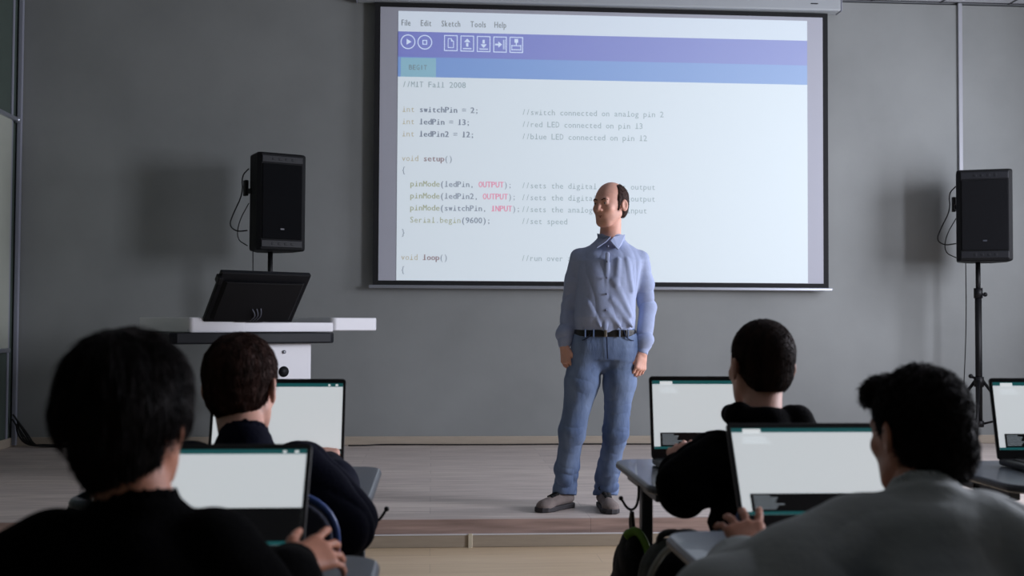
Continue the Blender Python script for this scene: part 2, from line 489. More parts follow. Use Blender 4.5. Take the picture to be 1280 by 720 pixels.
_g = {}
def glyph(ch):
    if ch not in _g:
        cu = bpy.data.curves.new('g', 'FONT'); cu.body = ch; cu.size = 1; cu.resolution_u = 2
        o = bpy.data.objects.new('g', cu); COL.objects.link(o)
        dg = bpy.context.evaluated_depsgraph_get(); me = o.evaluated_get(dg).to_mesh()
        vs = [tuple(v.co) for v in me.vertices]; fs = [tuple(p.vertices) for p in me.polygons]
        o.evaluated_get(dg).to_mesh_clear(); bpy.data.objects.remove(o); bpy.data.curves.remove(cu)
        _g[ch] = (vs, fs)
    return _g[ch]
def write(mb, text, x, z, h, pitch=None, mi=0, lift=.0016, bold=0.0, sx=1.0, slab=True):
    """letters on the picture; pitch set = typewriter spacing"""
    cx = x
    for ch in text:
        if ch == ' ': cx += pitch if pitch else h * .45 * sx; continue
        vs, fs = glyph(ch)
        x0 = min(v[0] for v in vs); x1 = max(v[0] for v in vs); wd = (x1 - x0) * h * 1.37
        s = h * 1.37
        if pitch:
            wmax = pitch * .84; k = s * sx if wd * sx <= wmax else wmax / (x1 - x0)
            ox = cx + (pitch - (x1 - x0) * k) / 2 - x0 * k
        else: k = s * sx; ox = cx - x0 * k
        reps = [(0, 0)] + ([(bold, 0)] if bold else [])
        for bx, bz in reps:
            y = PY - O.y - lift - bx * .1
            nv = [mb.bm.verts.new((ox + v[0] * k + bx - O.x, y, z + v[1] * s - O.z)) for v in vs]
            for f in fs:
                try: q = mb.bm.faces.new([nv[i] for i in f]); q.material_index = mi
                except ValueError: pass
        if pitch and slab and ch in 'il1I':
            y = PY - O.y - lift
            wq = pitch * .36; zc = z; mid = cx + pitch / 2
            for (zb_, q) in ((zc, wq),):
                vv = [mb.bm.verts.new((mid + a - O.x, y, zb_ + b - O.z)) for a, b in ((-q, 0), (q, 0), (q, h * .11), (-q, h * .11))]
                f = mb.bm.faces.new(vv); f.material_index = mi
        cx += pitch if pitch else wd * sx + h * .16
    return cx
TXT = MB(); names = ['ink', 'tan', 'wine', 'pink', 'olive', 'comment', 'icon', 'menuink']
IX = {k: i for i, k in enumerate(names)}
pitch = 5.33 / FPX * SY * 1.0; ch_h = 7.6 / 154
x0 = sp(502, 200).x
def line(yc, col, segs):
    z = zrow(yc) - ch_h * .5; x = x0 + col * pitch
    for s_, k_, *b_ in segs: x = write(TXT, s_, x, z, ch_h, pitch, IX[k_], bold=b_[0] if b_ else 0)
def comment(yc, s_, colx=28.2): line(yc, colx, [(s_, 'comment')])
line(104.8, 0, [('//MIT Fall 2008', 'comment', .001)])
for yc, nm, vv in ((136, 'switchPin = 2;', 0), (151.3, 'ledPin = 13;', 0), (166.6, 'ledPin2 = 12;', 0)):
    line(yc, 0, [('int ', 'tan'), (nm, 'ink', .004)])
comment(137, '//switch connected on analog pin 2'); comment(152.3, '//red LED connected on pin 13'); comment(167.6, '//blue LED connected on pin 12')
line(197.3, 0, [('void ', 'tan'), ('setup', 'wine', .004), ('()', 'ink')]); line(212, 0, [('{', 'ink')])
line(229, 2, [('pinMode', 'olive', .002), ('(ledPin, ', 'ink', .002), ('OUTPUT', 'pink', .003), (');', 'ink')]); comment(229.4, '//sets the digital pin as output')
line(244, 2, [('pinMode', 'olive', .002), ('(ledPin2, ', 'ink', .002), ('OUTPUT', 'pink', .003), (');', 'ink')]); comment(244.4, '//sets the digital pin as output')
line(259, 2, [('pinMode', 'olive', .002), ('(switchPin, ', 'ink', .002), ('INPUT', 'pink', .003), (');', 'ink')]); comment(259.4, '//sets the analog pin as input')
line(274.2, 2, [('Serial', 'olive'), ('.', 'ink'), ('begin', 'olive'), ('(9600);', 'ink', .002)]); comment(274.4, '//set speed')
line(290, 0, [('}', 'ink')]); line(321, 0, [('void ', 'tan'), ('loop', 'wine', .004), ('()', 'ink')]); comment(321, '//run over and over'); line(336.5, 0, [('{', 'ink')])
for s_, px in (('File', 502), ('Edit', 526), ('Sketch', 552), ('Tools', 588), ('Help', 618)):
    write(TXT, s_, sp(px, 30).x, zrow(28) - .026, .052, None, IX['menuink'], sx=.66, bold=.002)
write(TXT, 'BEGIT', sp(511, 84).x, zrow(83.5) - .022, .042, 4.6 / 154, IX['menuink'], slab=False)
def ring(px, py, r, th=.008, n=28):
    c_ = sp(px, py); y = PY - O.y - .0016
    for k in range(n):
        a, b = 2 * PI * k / n, 2 * PI * (k + 1) / n
        TXT.quad([(c_.x + math.cos(t_) * q - O.x, y, c_.z + math.sin(t_) * q - O.z) for t_, q in ((a, r), (b, r), (b, r - th), (a, r - th))], IX['icon'])
def bar(px, py, w_, h_):
    c_ = sp(px, py); y = PY - O.y - .0017
    TXT.quad([(c_.x + a * w_ / 2 - O.x, y, c_.z + b * h_ / 2 - O.z) for a, b in ((-1, -1), (1, -1), (1, 1), (-1, 1))], IX['icon'])
def poly(px, py, pts):
    c_ = sp(px, py); y = PY - O.y - .0018
    TXT.quad([(c_.x + a - O.x, y, c_.z + b - O.z) for a, b in pts], IX['icon'])
ring(510, 52.3, .06); ring(531, 52.9, .06)
poly(511, 52.3, [(-.018, -.024), (.022, 0), (-.018, .024)])
for a in (-1, 1): bar(531 + a * 2.4, 53, .007, .037); bar(531, 53 + a * 2.4, .037, .007)
for i, (px, py) in enumerate(((563.5, 54), (584, 54.6), (604.5, 55.2), (625, 55.8), (645.3, 56.3))):
    for a in (-1, 1): bar(px + a * 7.9, py, .007, .125); bar(px, py + a * 9.4, .108, .007)
    if i == 0:
        bar(px - 3.4, py, .006, .075); bar(px + 3.4, py + 1.4, .006, .055); bar(px, py + 5.6, .045, .006); bar(px - 1, py - 5.6, .03, .006); poly(px + 2, py - 3.5, [(-.012, .014), (-.012, -.01), (.012, -.01)])
    if i == 1: poly(px, py - 3, [(-.026, -.008), (.026, -.008), (0, .022)]); bar(px, py + 1.5, .018, .03); bar(px, py + 6.3, .07, .008)
    if i == 2: poly(px, py + 1.5, [(-.026, .008), (0, -.022), (.026, .008)]); bar(px, py - 3, .018, .03); bar(px, py + 6.3, .07, .008)
    if i == 3: poly(px - 1, py, [(.022, 0), (-.008, .026), (-.008, -.026)]); bar(px - 4, py, .03, .014); bar(px + 4.2, py, .006, .08); bar(px + 6, py, .005, .08)
    if i == 4: bar(px, py + 1, .08, .007); bar(px - 5.6, py + 3.5, .006, .045); bar(px + 5.6, py + 3.5, .006, .045); bar(px, py + 6, .08, .007); bar(px, py - 5, .03, .03); bar(px, py - 2, .008, .03)
txt = TXT.build('projected_writing', [MP[k] for k in names], screen)
txt['label'] = 'grey, tan and pink typewriter lettering and white toolbar icons'

# ------------------------------------------------------------------ loudspeakers on stands
M_grille = mat('speaker_grille', '07080c', rough=0.7, metal=0.0, spec=.12, bump=0.6, bscale=900)
M_cab = mat('speaker_cabinet', '07080b', rough=0.6, spec=.2, bump=0.2, bscale=300)
def loudspeaker(px, ytop, ybot, wpx, D, facing, label, poleb, stand_label, cable_px, pole_px):
    c = at(px, (ytop + ybot) / 2, d=D); hh = (ybot - ytop) / FPX * D; W = wpx / FPX * D; dp = .38
    root = thing('loudspeaker', label, 'loudspeaker', (c.x, c.y, c.z - hh / 2), facing, 'loudspeakers on stands')
    pts = [(-W / 2, -dp / 2 + .02), (-W / 2 + .03, -dp / 2), (W / 2 - .03, -dp / 2), (W / 2, -dp / 2 + .02), (W / 2 - .01, .02), (W / 2 - .11, dp / 2), (-W / 2 + .11, dp / 2), (-W / 2 + .01, .02)]
    MB().prism(pts, 0, hh, .018, seg=3).build('cabinet', M_cab, root)
    MB().box((0, -dp / 2 - .004, hh / 2), (W - .07, .012, hh - .17), .006).build('grille', M_grille, root)
    for zq in (.05, hh - .05):
        s_ = MB().box((0, -dp / 2 - .002, zq), (W - .06, .012, .055), .005)
        for xq in (-.07, -.02, .03, .08): s_.box((xq, -dp / 2 - .009, zq), (.02, .004, .018), .002)
        s_.build('bezel_strip', mat('bezel_grey', '0e1016', rough=0.5, spec=.3), root)
    MB().box((.0, -dp / 2 - .012, .16), (.03, .003, .012), .001).build('badge', mat('badge_grey', '3a3d46', rough=.4), root)
    MB().box((-W / 2 + .005, .03, hh * .62), (.02, .12, .04), .008).build('handle', M_metalblack, root)
    f = Matrix.Rotation(facing, 4, 'Z')
    def wp(x_, y_, z_): return Vector(root.location) + f @ Vector((x_, y_, z_))
    # coiled cable at the side
    cb = MB()
    Xs = -W / 2 - .008
    cb.tube([(Xs + .02, .06, hh * .86), (Xs - .035, .06, hh * .78), (Xs - .02, .07, hh * .6), (Xs - .1, .05, hh * .38), (Xs - .13, .05, hh * .26), (Xs - .07, .06, hh * .2), (Xs + .02, .08, hh * .22)], .005, smoothpath=2)
    cb.tube([(Xs + .02, .05, hh * .5), (Xs - .06, .04, hh * .3), (Xs - .07, .05, hh * .12), (Xs + .02, .07, hh * .06)], .004, smoothpath=2)
    cb.box((Xs + .005, .08, hh * .66), (.03, .05, .12), .006)
    cb.build('signal_cable', M_blacksoft, root)
    pbot = at(pole_px, poleb, d=D)
    # stand
    sx, sy = (at(pole_px, 400, d=D).x, at(pole_px, 400, d=D).y)
    sroot = thing('speaker_stand', stand_label, 'stand', (sx, sy, ZST), R(20), 'tripod speaker stands')
    zb = root.location.z - ZST
    MB().cyl((0, 0, .20), (0, 0, 1.25), .026).build('outer_pole', M_metalblack, sroot)
    MB().cyl((0, 0, 1.2), (0, 0, zb + .002), .019).build('inner_pole', M_metalblack, sroot)
    MB().cyl((0, 0, 1.21), (0, 0, 1.29), .034).cyl((0, 0, 1.24), (.07, 0, 1.24), .01).sph((.075, 0, 1.24), .018).build('height_collar', M_metalblack, sroot)
    MB().cyl((0, 0, .50), (0, 0, .58), .038).cyl((0, 0, .56), (-.05, .03, .58), .01).sph((-.055, .03, .585), .018).build('leg_collar', M_metalblack, sroot)
    MB().cyl((0, 0, .18), (0, 0, .23), .036).build('lower_collar', M_metalblack, sroot)
    for a in (100, 220, 340):
        ca, sa = math.cos(R(a)), math.sin(R(a))
        lg = MB().tube([(ca * .03, sa * .03, .55), (ca * .46, sa * .46, .02)], .013)
        lo = lg.build('leg', M_metalblack, sroot)
        MB().sph((ca * .465, sa * .465, .018), .018).build('rubber_foot', M_blacksoft, lo)
        MB().tube([(ca * .03, sa * .03, .205), (ca * .27, sa * .27, .255)], .009).build('brace', M_metalblack, sroot)
    # cable down
    a = at(cable_px, ybot, d=D + .1)
    cz = MB(); pts = [Vector((a.x, a.y, a.z + .08))]
    for i in range(1, 12):
        t_ = i / 11; pts.append(Vector((a.x - .02 * t_ + .01 * math.sin(t_ * 5), a.y + .02 * t_, a.z + (ZST + .012 - a.z) * t_)))
    pts += [Vector((a.x - .05, a.y + .08, ZST + .008)), Vector((a.x - .12, WALLY - .05, ZST + .008))]
    return root, sroot, cz.tube(pts, .004, smoothpath=1).build('speaker_cable', M_blacksoft)
l1 = loudspeaker(342, 195, 315, 62, 8.55, R(27), 'black loudspeaker high above the white lectern, angled toward the room', 400,
            'black pole stand rising behind the lectern monitor', 316, 337)
tag(l1[2], 'thin black cable hanging beside the pole behind the lectern', 'cable')
l2 = loudspeaker(1228, 215, 328, 64, 8.98, R(-22), 'black loudspeaker at the right end of the wall beside the vertical trunking', 531,
            'black tripod stand carrying the loudspeaker at the right end of the wall', 1207, 1223)
tag(l2[2], 'thin black cable hanging down the wall near the tripod stand', 'cable')

# cables along the wall
def zp(px, py, z=ZST + .012): v = at(px, py, z=z); v.y = min(v.y, WALLY - .025); v.z = z; return v
pts = [Vector((at(px, 556, y=WALLY - .03).x, WALLY - .026 - .03 * abs(math.sin(px * .013)) - (.05 if 435 < px < 470 else 0), ZST + .008)) for px in range(436, 900, 12)]
tag(MB().tube(pts, .0055, smoothpath=1).build('floor_cable', M_blacksoft), 'long thin black cable lying along the skirting of the back wall', 'cable')
M2 = MB()
c0 = Vector((XL + .05, WALLY - .05, ZST))
random.seed(5)
for k in range(5):
    q = [(c0.x + random.uniform(-.02, .02), WALLY - .06 - .01 * k, ZST + .18 + .02 * k), (c0.x + .02 + .02 * k, WALLY - .07, ZST + .1), (c0.x + .09 + .02 * k, WALLY - .09 - .01 * k, ZST + .02)]
    for i in range(1, 8): q.append((c0.x + .1 + i * .16, WALLY - .08 - random.uniform(0, .06), ZST + .010 + (.012 if (k + i) % 3 == 0 else 0)))
    M2.tube(q, .007, smoothpath=2)
tag(M2.build('cable_bundle', M_blacksoft), 'tangled bundle of black cables running from the left corner along the stage', 'cable')
# ------------------------------------------------------------------ lectern (front turned about 35 degrees to the window side)
TH = R(35)
A = at(236, 416, d=7.0)
lec = thing('lectern', 'white lectern with broad side wings and a dark tray on the stage', 'lectern', (A.x, A.y, ZST), TH)
def loc_l(p):  # world point -> lectern coordinates
    return (Matrix.Rotation(-TH, 3, 'Z') @ (Vector(p) - Vector((A.x, A.y, ZST))))
def xl_at(px, yl=0.0):
    """lectern x where the plane y_l = yl is seen at pixel column px"""
    v = fwd * FPX + rt * (px - 640) + up * (360 - 405)
    n = Vector((-math.sin(TH), math.cos(TH), 0)); p0 = Vector((A.x, A.y, 0)) + n * yl
    t = (p0 - CAM).dot(n) / v.dot(n); return loc_l(CAM + v * t).x
zA = A.z - ZST; zt = at(236, 396.5, d=7.0).z - ZST
xw1 = xl_at(310); xm1 = xl_at(415); xe = xl_at(473)
def yl_at(px, x_):
    v = fwd * FPX + rt * (px - 640) + up * (360 - 405)
    n = Vector((math.cos(TH), math.sin(TH), 0)); p0 = Vector((A.x, A.y, 0)) + n * x_
    t = (p0 - CAM).dot(n) / v.dot(n); return loc_l(CAM + v * t).y
dl = min(.85, yl_at(148, 0))
MB().prism(rrect(0, 0, xw1, dl, .03), zA, zt, .008, seg=3).build('side_wing', M_white, lec)
MB().prism(rrect(xm1, -.0, xe, dl, .04), zA + .012, zt + .004, .008, seg=3).build('side_wing', M_white, lec)
mid = MB().prism([(xw1 - .02, .005), (xm1 + .01, .005), (xm1 + .01, dl), (xw1 - .02, dl)], zA + .004, zA + .068, .006)
mid.build('desktop', M_white, lec)
M_tray = mat('dark_grey_tray', '12151b', rough=0.5, spec=.25)
xt0 = xl_at(214, -.03); xt1 = xl_at(420, -.03)
MB().prism([(xt0, .0), (xt0 + .04, -.03), ((xt0 + xt1) / 2, -.055), (xt1 - .04, -.03), (xt1, .0), (xt1 - .02, .62), (xt0 + .02, .62)], zA - .072, zA + .0, .012, seg=3).build('tray', M_tray, lec)
xc0 = xl_at(318, .06); xc1 = xl_at(391, .06)
col = MB().prism(rrect(xc0, .06, xc1, .56, .03), .06, zA - .07, .006).build('column', M_white, lec)
cx = (xc0 + xc1) / 2
zh = at(354, 466, d=7.3).z - ZST
MB().cyl((cx, .054, zh), (cx, .062, zh), .036).build('cable_port', M_black, col)
MB().cyl((cx, .050, zA - .13), (cx, .062, zA - .13), .012).build('lock', M_alu, col)
MB().prism(rrect(xc0 - .1, -.04, xc1 + .1, .68, .05), 0, .06, .012).build('base', M_tray, lec)
# monitor leaning on the desktop, back to the room
mon = thing('touch_monitor', 'black tilted touch monitor on the white lectern seen from behind', 'monitor', (0, 0, 0), TH)
b0 = at(311, 404, d=7.25)
mon.location = (b0.x, b0.y, ZST + zA + .068)
tl = R(41); Mt = Matrix.Rotation(tl, 4, 'X')   # leans toward the room
Wm = .62; Lm = .40
pl = MB().prism([(-Wm / 2, .0), (Wm / 2, .0), (Wm / 2, .0), (-Wm / 2, 0)][:0] or rrect(-Wm / 2, 0, Wm / 2, .035, .01), 0, Lm, .006, M=Mt)
pl.build('housing', M_black, mon)
MB().prism([(-Wm / 2 + .05, -.02), (Wm / 2 - .05, -.02), (Wm / 2 - .03, .0), (-Wm / 2 + .03, .0)], .03, Lm - .06, .004, M=Mt).build('back_cover', M_metalblack, mon)
MB().box((0, .038, Lm / 2), (Wm - .04, .004, Lm - .04), M=Mt).build('screen', mat('dark_glass', '050608', rough=0.1), mon)
MB().box((0, .06, .05), (.2, .16, .1), .01).cyl((-.06, .0, .12), (.06, .0, .12), .03).build('foot', M_metalblack, mon)
mc = MB()
for k in range(3): mc.tube([(-.02 + .02 * k, -.04, .12), (-.03 + .03 * k, -.1, .09 + .01 * k), (.0 + .02 * k, -.1, .04), (.02 * k, -.02, .01)], .004, smoothpath=2)
mc.build('plug_cable', mat('grey_cable', '585b66', rough=.5), mon)
MB().box((-Wm / 2 - .004, .0, Lm - .05), (.03, .05, .05), .006, M=Mt).build('side_clip', M_metalblack, mon)

# ------------------------------------------------------------------ desks
M_desk = mat('blue_grey_desktop', '525963', rough=0.3, vary=0.06, vscale=3, coat=0.2)
M_edge = mat('dark_desk_edge', '3d4148', rough=0.4)
M_leg = mat('grey_steel_leg', '3f444d', rough=0.4, metal=0.3)
DZ = 0.74
def desk(x0, x1, y0, y1, label, rz=0):
    cx, cy = (x0 + x1) / 2, (y0 + y1) / 2; w_, d_ = x1 - x0, y1 - y0
    r = thing('classroom_desk', label, 'desk', (cx, cy, 0), rz, 'blue-grey classroom desks')
    o = MB().prism(rrect(-w_ / 2, -d_ / 2, w_ / 2, d_ / 2, .06), DZ - .022, DZ, .006, seg=3, mi=0).build('desktop', M_desk, r)
    MB().prism(rrect(-w_ / 2 - .002, -d_ / 2 - .002, w_ / 2 + .002, d_ / 2 + .002, .06), DZ - .019, DZ - .006, .003).build('edge_band', M_edge, o)
    for sx in (-1, 1):
        xp = sx * (w_ / 2 - .042)
        L_ = MB().box((xp, 0, (DZ - .03) / 2 + .01), (.030, .045, DZ - .05), .005).build('leg', M_leg, r)
        MB().box((xp, 0, .018), (.04, d_ - .06, .03), .008).build('floor_bar', M_leg, L_)
    f = MB()
    for sx in (-1, 1): f.box((sx * (w_ / 2 - .042), 0, DZ - .036), (.03, d_ - .16, .026), .004)
    f.box((0, .04, DZ - .04), (w_ - .11, .03, .03), .004)
    f.build('under_frame', M_leg, r)
    for sx in (-1, 1):
        xh = sx * (w_ / 2 - .022); yh = 0
        MB().tube([(xh, yh, DZ - .03), (xh, yh, DZ - .07), (xh + sx * .008, yh, DZ - .098), (xh + sx * .028, yh, DZ - .102), (xh + sx * .048, yh, DZ - .070)], .0035, smoothpath=2).sph((xh + sx * .048, yh, DZ - .070), .0065).build('bag_hook', M_metalblack, r)
    return r
d_mr = desk(.535, 1.215, 2.70, 3.27, 'blue-grey desk under the open laptop of the student in the black hoodie')
d_ml = desk(-.81, -.135, 2.55, 3.13, 'blue-grey desk in front of the student in the navy jacket')
d_fr = desk(.445, 1.125, 1.57, 2.14, 'blue-grey desk in front of the student in the grey shirt')
d_fl = desk(-.765, -.085, 1.36, 1.945, 'blue-grey desk under the hand of the dark-haired student in black')
d_r = desk(1.445, 2.125, 2.69, 3.20, 'blue-grey desk at the right edge, nobody at its laptop in view')

# ------------------------------------------------------------------ laptops
M_lap = mat('laptop_dark_shell', '17181d', rough=0.4)
M_key = mat('keyboard_black', '0b0c0f', rough=0.5)
def smat(n, c, e=.9): return mat('screen_' + n, c, rough=0.3, emit=c, estr=e)
MS = [smat('page', 'd4dade', .72), smat('teal', '23696c', .4), smat('tab', 'e4e9ec', .72), smat('console', '08090c', .3), smat('grey_lines', '8f989f', .4)]
def laptop(x, y, tilt, label, rz=0, hs=1.0, con=.039):
    r = thing('laptop', label, 'laptop', (x, y, DZ), rz, 'open laptops on the desks')
    W_, D_, H_ = .362, .245, .235
    b = MB().box((0, -D_ / 2, .011), (W_, D_, .018), .006).build('base', M_lap, r)
    kb = MB()
    for i in range(5):
        for j in range(14): kb.box((-W_ / 2 + .033 + j * .0228, -.045 - i * .0195, .0212), (.019, .016, .003), .001)
    kb.build('keyboard', M_key, b)
    MB().box((0, -.195, .0206), (.11, .07, .001)).build('touchpad', M_key, b)
    MB().cyl((-.13, .002, .016), (.13, .002, .016), .008, n=12).build('hinge', M_lap, b)
    T = Matrix.Translation((0, 0, .016)) @ Matrix.Rotation(-tilt, 4, 'X') @ Matrix.Diagonal((1, 1, hs, 1))
    lid = MB().prism(rrect(-W_ / 2, 0, W_ / 2, H_, .01), 0, .007, .002, M=T @ Matrix.Rotation(PI / 2, 4, 'X') @ Matrix.Translation((0, 0, -.007))).build('lid', M_lap, r)
    s = MB(); w_, h_ = .345, .194; z0 = .028; l = .0005
    def q(x0, x1, za, zb, mi, k):
        s.quad([T @ Vector((a, -.0004 - k * .0003, b_)) for a, b_ in ((x0, za), (x1, za), (x1, zb), (x0, zb))], mi)
    X0 = -w_ / 2
    q(X0, -X0, z0, z0 + h_, 0, 0)
    q(X0, -X0, z0 + h_ - .010, z0 + h_, 1, 1); q(X0 + .022, X0 + .058, z0 + h_ - .011, z0 + h_ - .002, 2, 2)
    q(-X0 - .04, -X0 - .034, z0 + h_ - .008, z0 + h_ - .003, 2, 2); q(-X0 - .02, -X0 - .013, z0 + h_ - .008, z0 + h_ - .003, 2, 2)
    q(X0, -X0, z0, z0 + .007, 1, 1)
    q(X0 + .018, -X0, z0 + .007, z0 + .007 + con, 3, 1)
    random.seed(11)
    for i in range(min(7, int(con / .005))): q(X0 + .024, X0 + .05 + random.random() * .035, z0 + .012 + i * .0045, z0 + .0148 + i * .0045, 4, 2)
    for i in range(3): q(X0 + .02, X0 + .05 + random.random() * .03, z0 + h_ - .022 - i * .006, z0 + h_ - .020 - i * .006, 0, 2)
    s.build('screen', MS, lid)
    return r
lap_mr = laptop(.803, 3.135, R(10), 'open laptop on the desk of the student in the black hoodie, screen lit')
lap_ml = laptop(-.414, 3.05, R(16), 'open laptop with lit screen half hidden behind the short-haired student in navy', 0, 1, .006)
lap_fr = laptop(.762, 2.075, R(30), 'large lit laptop in front of the student in the grey shirt', R(0), .92)
lap_fl = laptop(-.385, 1.835, R(37), 'lit laptop beside the dark bobbed hair of the student in black', 0, .92, .066)
lap_r = laptop(1.785, 3.08, R(12), 'open laptop cut off by the right edge of the picture')

# ------------------------------------------------------------------ chairs
M_blue = mat('dark_blue_upholstery', '101a3a', rough=0.7, bump=0.3, bscale=400, sheen=0.3)
M_bluerim = mat('blue_plastic_rim', '24407c', rough=0.4)
M_chrome = mat('grey_steel_tube', '5a5d62', rough=0.3, metal=0.8)
def chair(x, y, rz, label):
    r = thing('student_chair', label, 'chair', (x, y, 0), rz, 'upholstered student chairs')
    st_ = MB().prism(rrect(-.21, -.19, .21, .21, .06), .425, .465, .015, seg=3).build('seat', M_blue, r)
    Mb = Matrix.Translation((0, -.22, .50)) @ Matrix.Rotation(R(8), 4, 'X')
    Mp = Mb @ Matrix.Rotation(PI / 2, 4, 'X')
    bk = MB().prism(rrect(-.205, 0, .205, .285, .09, 8), -.02, .015, .008, M=Mp, seg=3).build('backrest', M_blue, r)
    pr = [Mp @ Vector((a, b, -.002)) for a, b in rrect(-.211, -.005, .211, .291, .09, 8)]
    MB().tube(pr, .008, closed=True).build('backrest_rim', M_bluerim, bk)
    for s in (-1, 1):
        MB().tube([(s * .19, -.2, .42), (s * .195, -.24, .5), (s * .19, -.26, .66)], .011, smoothpath=1).build('back_upright', M_chrome, r)
        MB().tube([(s * .19, .17, .42), (s * .2, .2, .01)], .011).build('leg', M_chrome, r)
        MB().tube([(s * .19, -.17, .42), (s * .2, -.24, .01)], .011).build('leg', M_chrome, r)
        MB().tube([(s * .19, -.19, .41), (s * .19, .18, .41)], .010).build('side_rail', M_chrome, r)
    return r
chair(-.40, 2.56, 0, 'dark blue padded chair with lighter rim under the student in the navy jacket')
chair(.86, 2.60, 0, 'dark blue padded chair under the student in the black hoodie')
chair(-.50, 1.35, 0, 'dark blue padded chair under the dark-haired student in black')
chair(.72, 1.60, 0, 'dark blue padded chair under the student in the grey shirt')

# ------------------------------------------------------------------ bags
M_bag = mat('black_bag_cloth', '08090b', rough=0.8, spec=.15, bump=0.4, bscale=200)
M_lime = mat('lime_strap', '5f8a1e', rough=0.6)
M_pipe = mat('grey_piping', '8a8b82', rough=0.5)
M_olive = mat('olive_bag_cloth', '1c2218', rough=0.8, bump=0.3, bscale=200)
hk = Vector(d_mr.location) + Vector((-(1.215 - .535) / 2 + .022 - .018, 0, DZ - .104))
bag = thing('shoulder_bag', 'black bag with a lime green strap hanging from a desk hook', 'bag', (hk.x, hk.y, 0))
def bagf(P):
    d = loft(P, [(.16, -.012, 0, .05, .14), (.25, -.012, 0, .058, .16), (.42, -.006, 0, .05, .14), (.53, .0, 0, .036, .10), (.585, .005, 0, .018, .05)], 2.4, .02)
    return d + .004 * folds(P, 30, 3)
sdf_mesh('bag_body', bagf, (-.12, -.2, .12), (.12, .2, .64), .006, M_bag, bag)
zk = DZ - .104
MB().tube([(.0, 0, zk - .002), (.002, 0, zk - .03), (.003, -.005, .59), (.004, -.01, .575)], .006, flat=1.6, smoothpath=1).tube([(.0, 0.004, zk - .002), (-.003, .01, zk - .03), (.002, .015, .575)], .005, smoothpath=1).build('hanging_loop', M_blacksoft, bag)
MB().tube([(-.022, -.03, .575), (.004, -.05, .597), (.022, -.085, .565), (.036, -.10, .50), (.045, -.10, .42), (.05, -.09, .24)], .008, flat=1.5, smoothpath=2).build('strap', M_lime, bag)
pk = thing('backpack', 'black backpack with pale curved piping behind the left edge of the front right desk', 'backpack', (.520, 2.26, 0))
def pkf(P):
    return loft(P, [(.02, .0, .0, .11, .08), (.1, 0, 0, .115, .085), (.45, .0, 0, .11, .08), (.60, .0, 0, .095, .065), (.66, .0, 0, .07, .05), (.695, 0, 0, .04, .03)], 2.4, .03) + .003 * folds(P, 25, 8)
sdf_mesh('bag_body', pkf, (-.15, -.12, -.02), (.15, .12, .72), .006, M_bag, pk)
MB().tube([(-.116, -.04, .30), (-.113, -.04, .45), (-.100, -.045, .58), (-.078, -.045, .655), (-.040, -.04, .70), (.03, -.04, .70), (.078, -.045, .655), (.100, -.045, .58)], .0065, smoothpath=3).build('piping', M_pipe, pk)
MB().tube([(-.03, 0, .68), (-.025, 0, .715), (.025, 0, .715), (.03, 0, .68)], .007, smoothpath=2).build('top_handle', M_blacksoft, pk)
ob = thing('backpack', 'dark olive bag half hidden between the desk leg and the black backpack', 'backpack', (.535, 2.47, 0))
def obf(P):
    return loft(P, [(0.01, 0, .0, .09, .08), (.1, 0, 0, .10, .09), (.5, 0, 0, .09, .08), (.61, 0, 0, .065, .06), (.66, 0, 0, .035, .03)], 2.6, .03) + .004 * folds(P, 25, 5)
sdf_mesh('bag_body', obf, (-.15, -.13, -.02), (.15, .13, .70), .008, M_olive, ob)
MB().tube([(-.03, 0, .64), (-.025, 0, .675), (.025, 0, .675), (.03, 0, .64)], .008, smoothpath=2).build('top_handle', M_blacksoft, ob)
# ------------------------------------------------------------------ materials of people
M_skin = mat('skin_pale', 'dba794', rough=0.55, vary=0.06, vscale=30, sss=0.08, bump=0.08, bscale=200)
M_skin2 = mat('skin_warm', 'b97c62', rough=0.55, vary=0.08, vscale=30, sss=0.08, bump=0.08, bscale=200)
def hairmat(n, c, c2): return mat(n, c, rough=0.65, col2=c2, vscale=60, stretch=(1, 1, .15), bump=0.3, bscale=220, detail=3, spec=.12)
M_hairman = hairmat('dark_brown_short_hair', '2a1c18', '40302a')
M_hairblack = hairmat('near_black_hair', '0b0809', '1c1514')
M_hairbrown = hairmat('brown_cropped_hair', '21140f', '442c25')
M_hairdark = hairmat('black_cropped_hair', '18100e', '32221d')


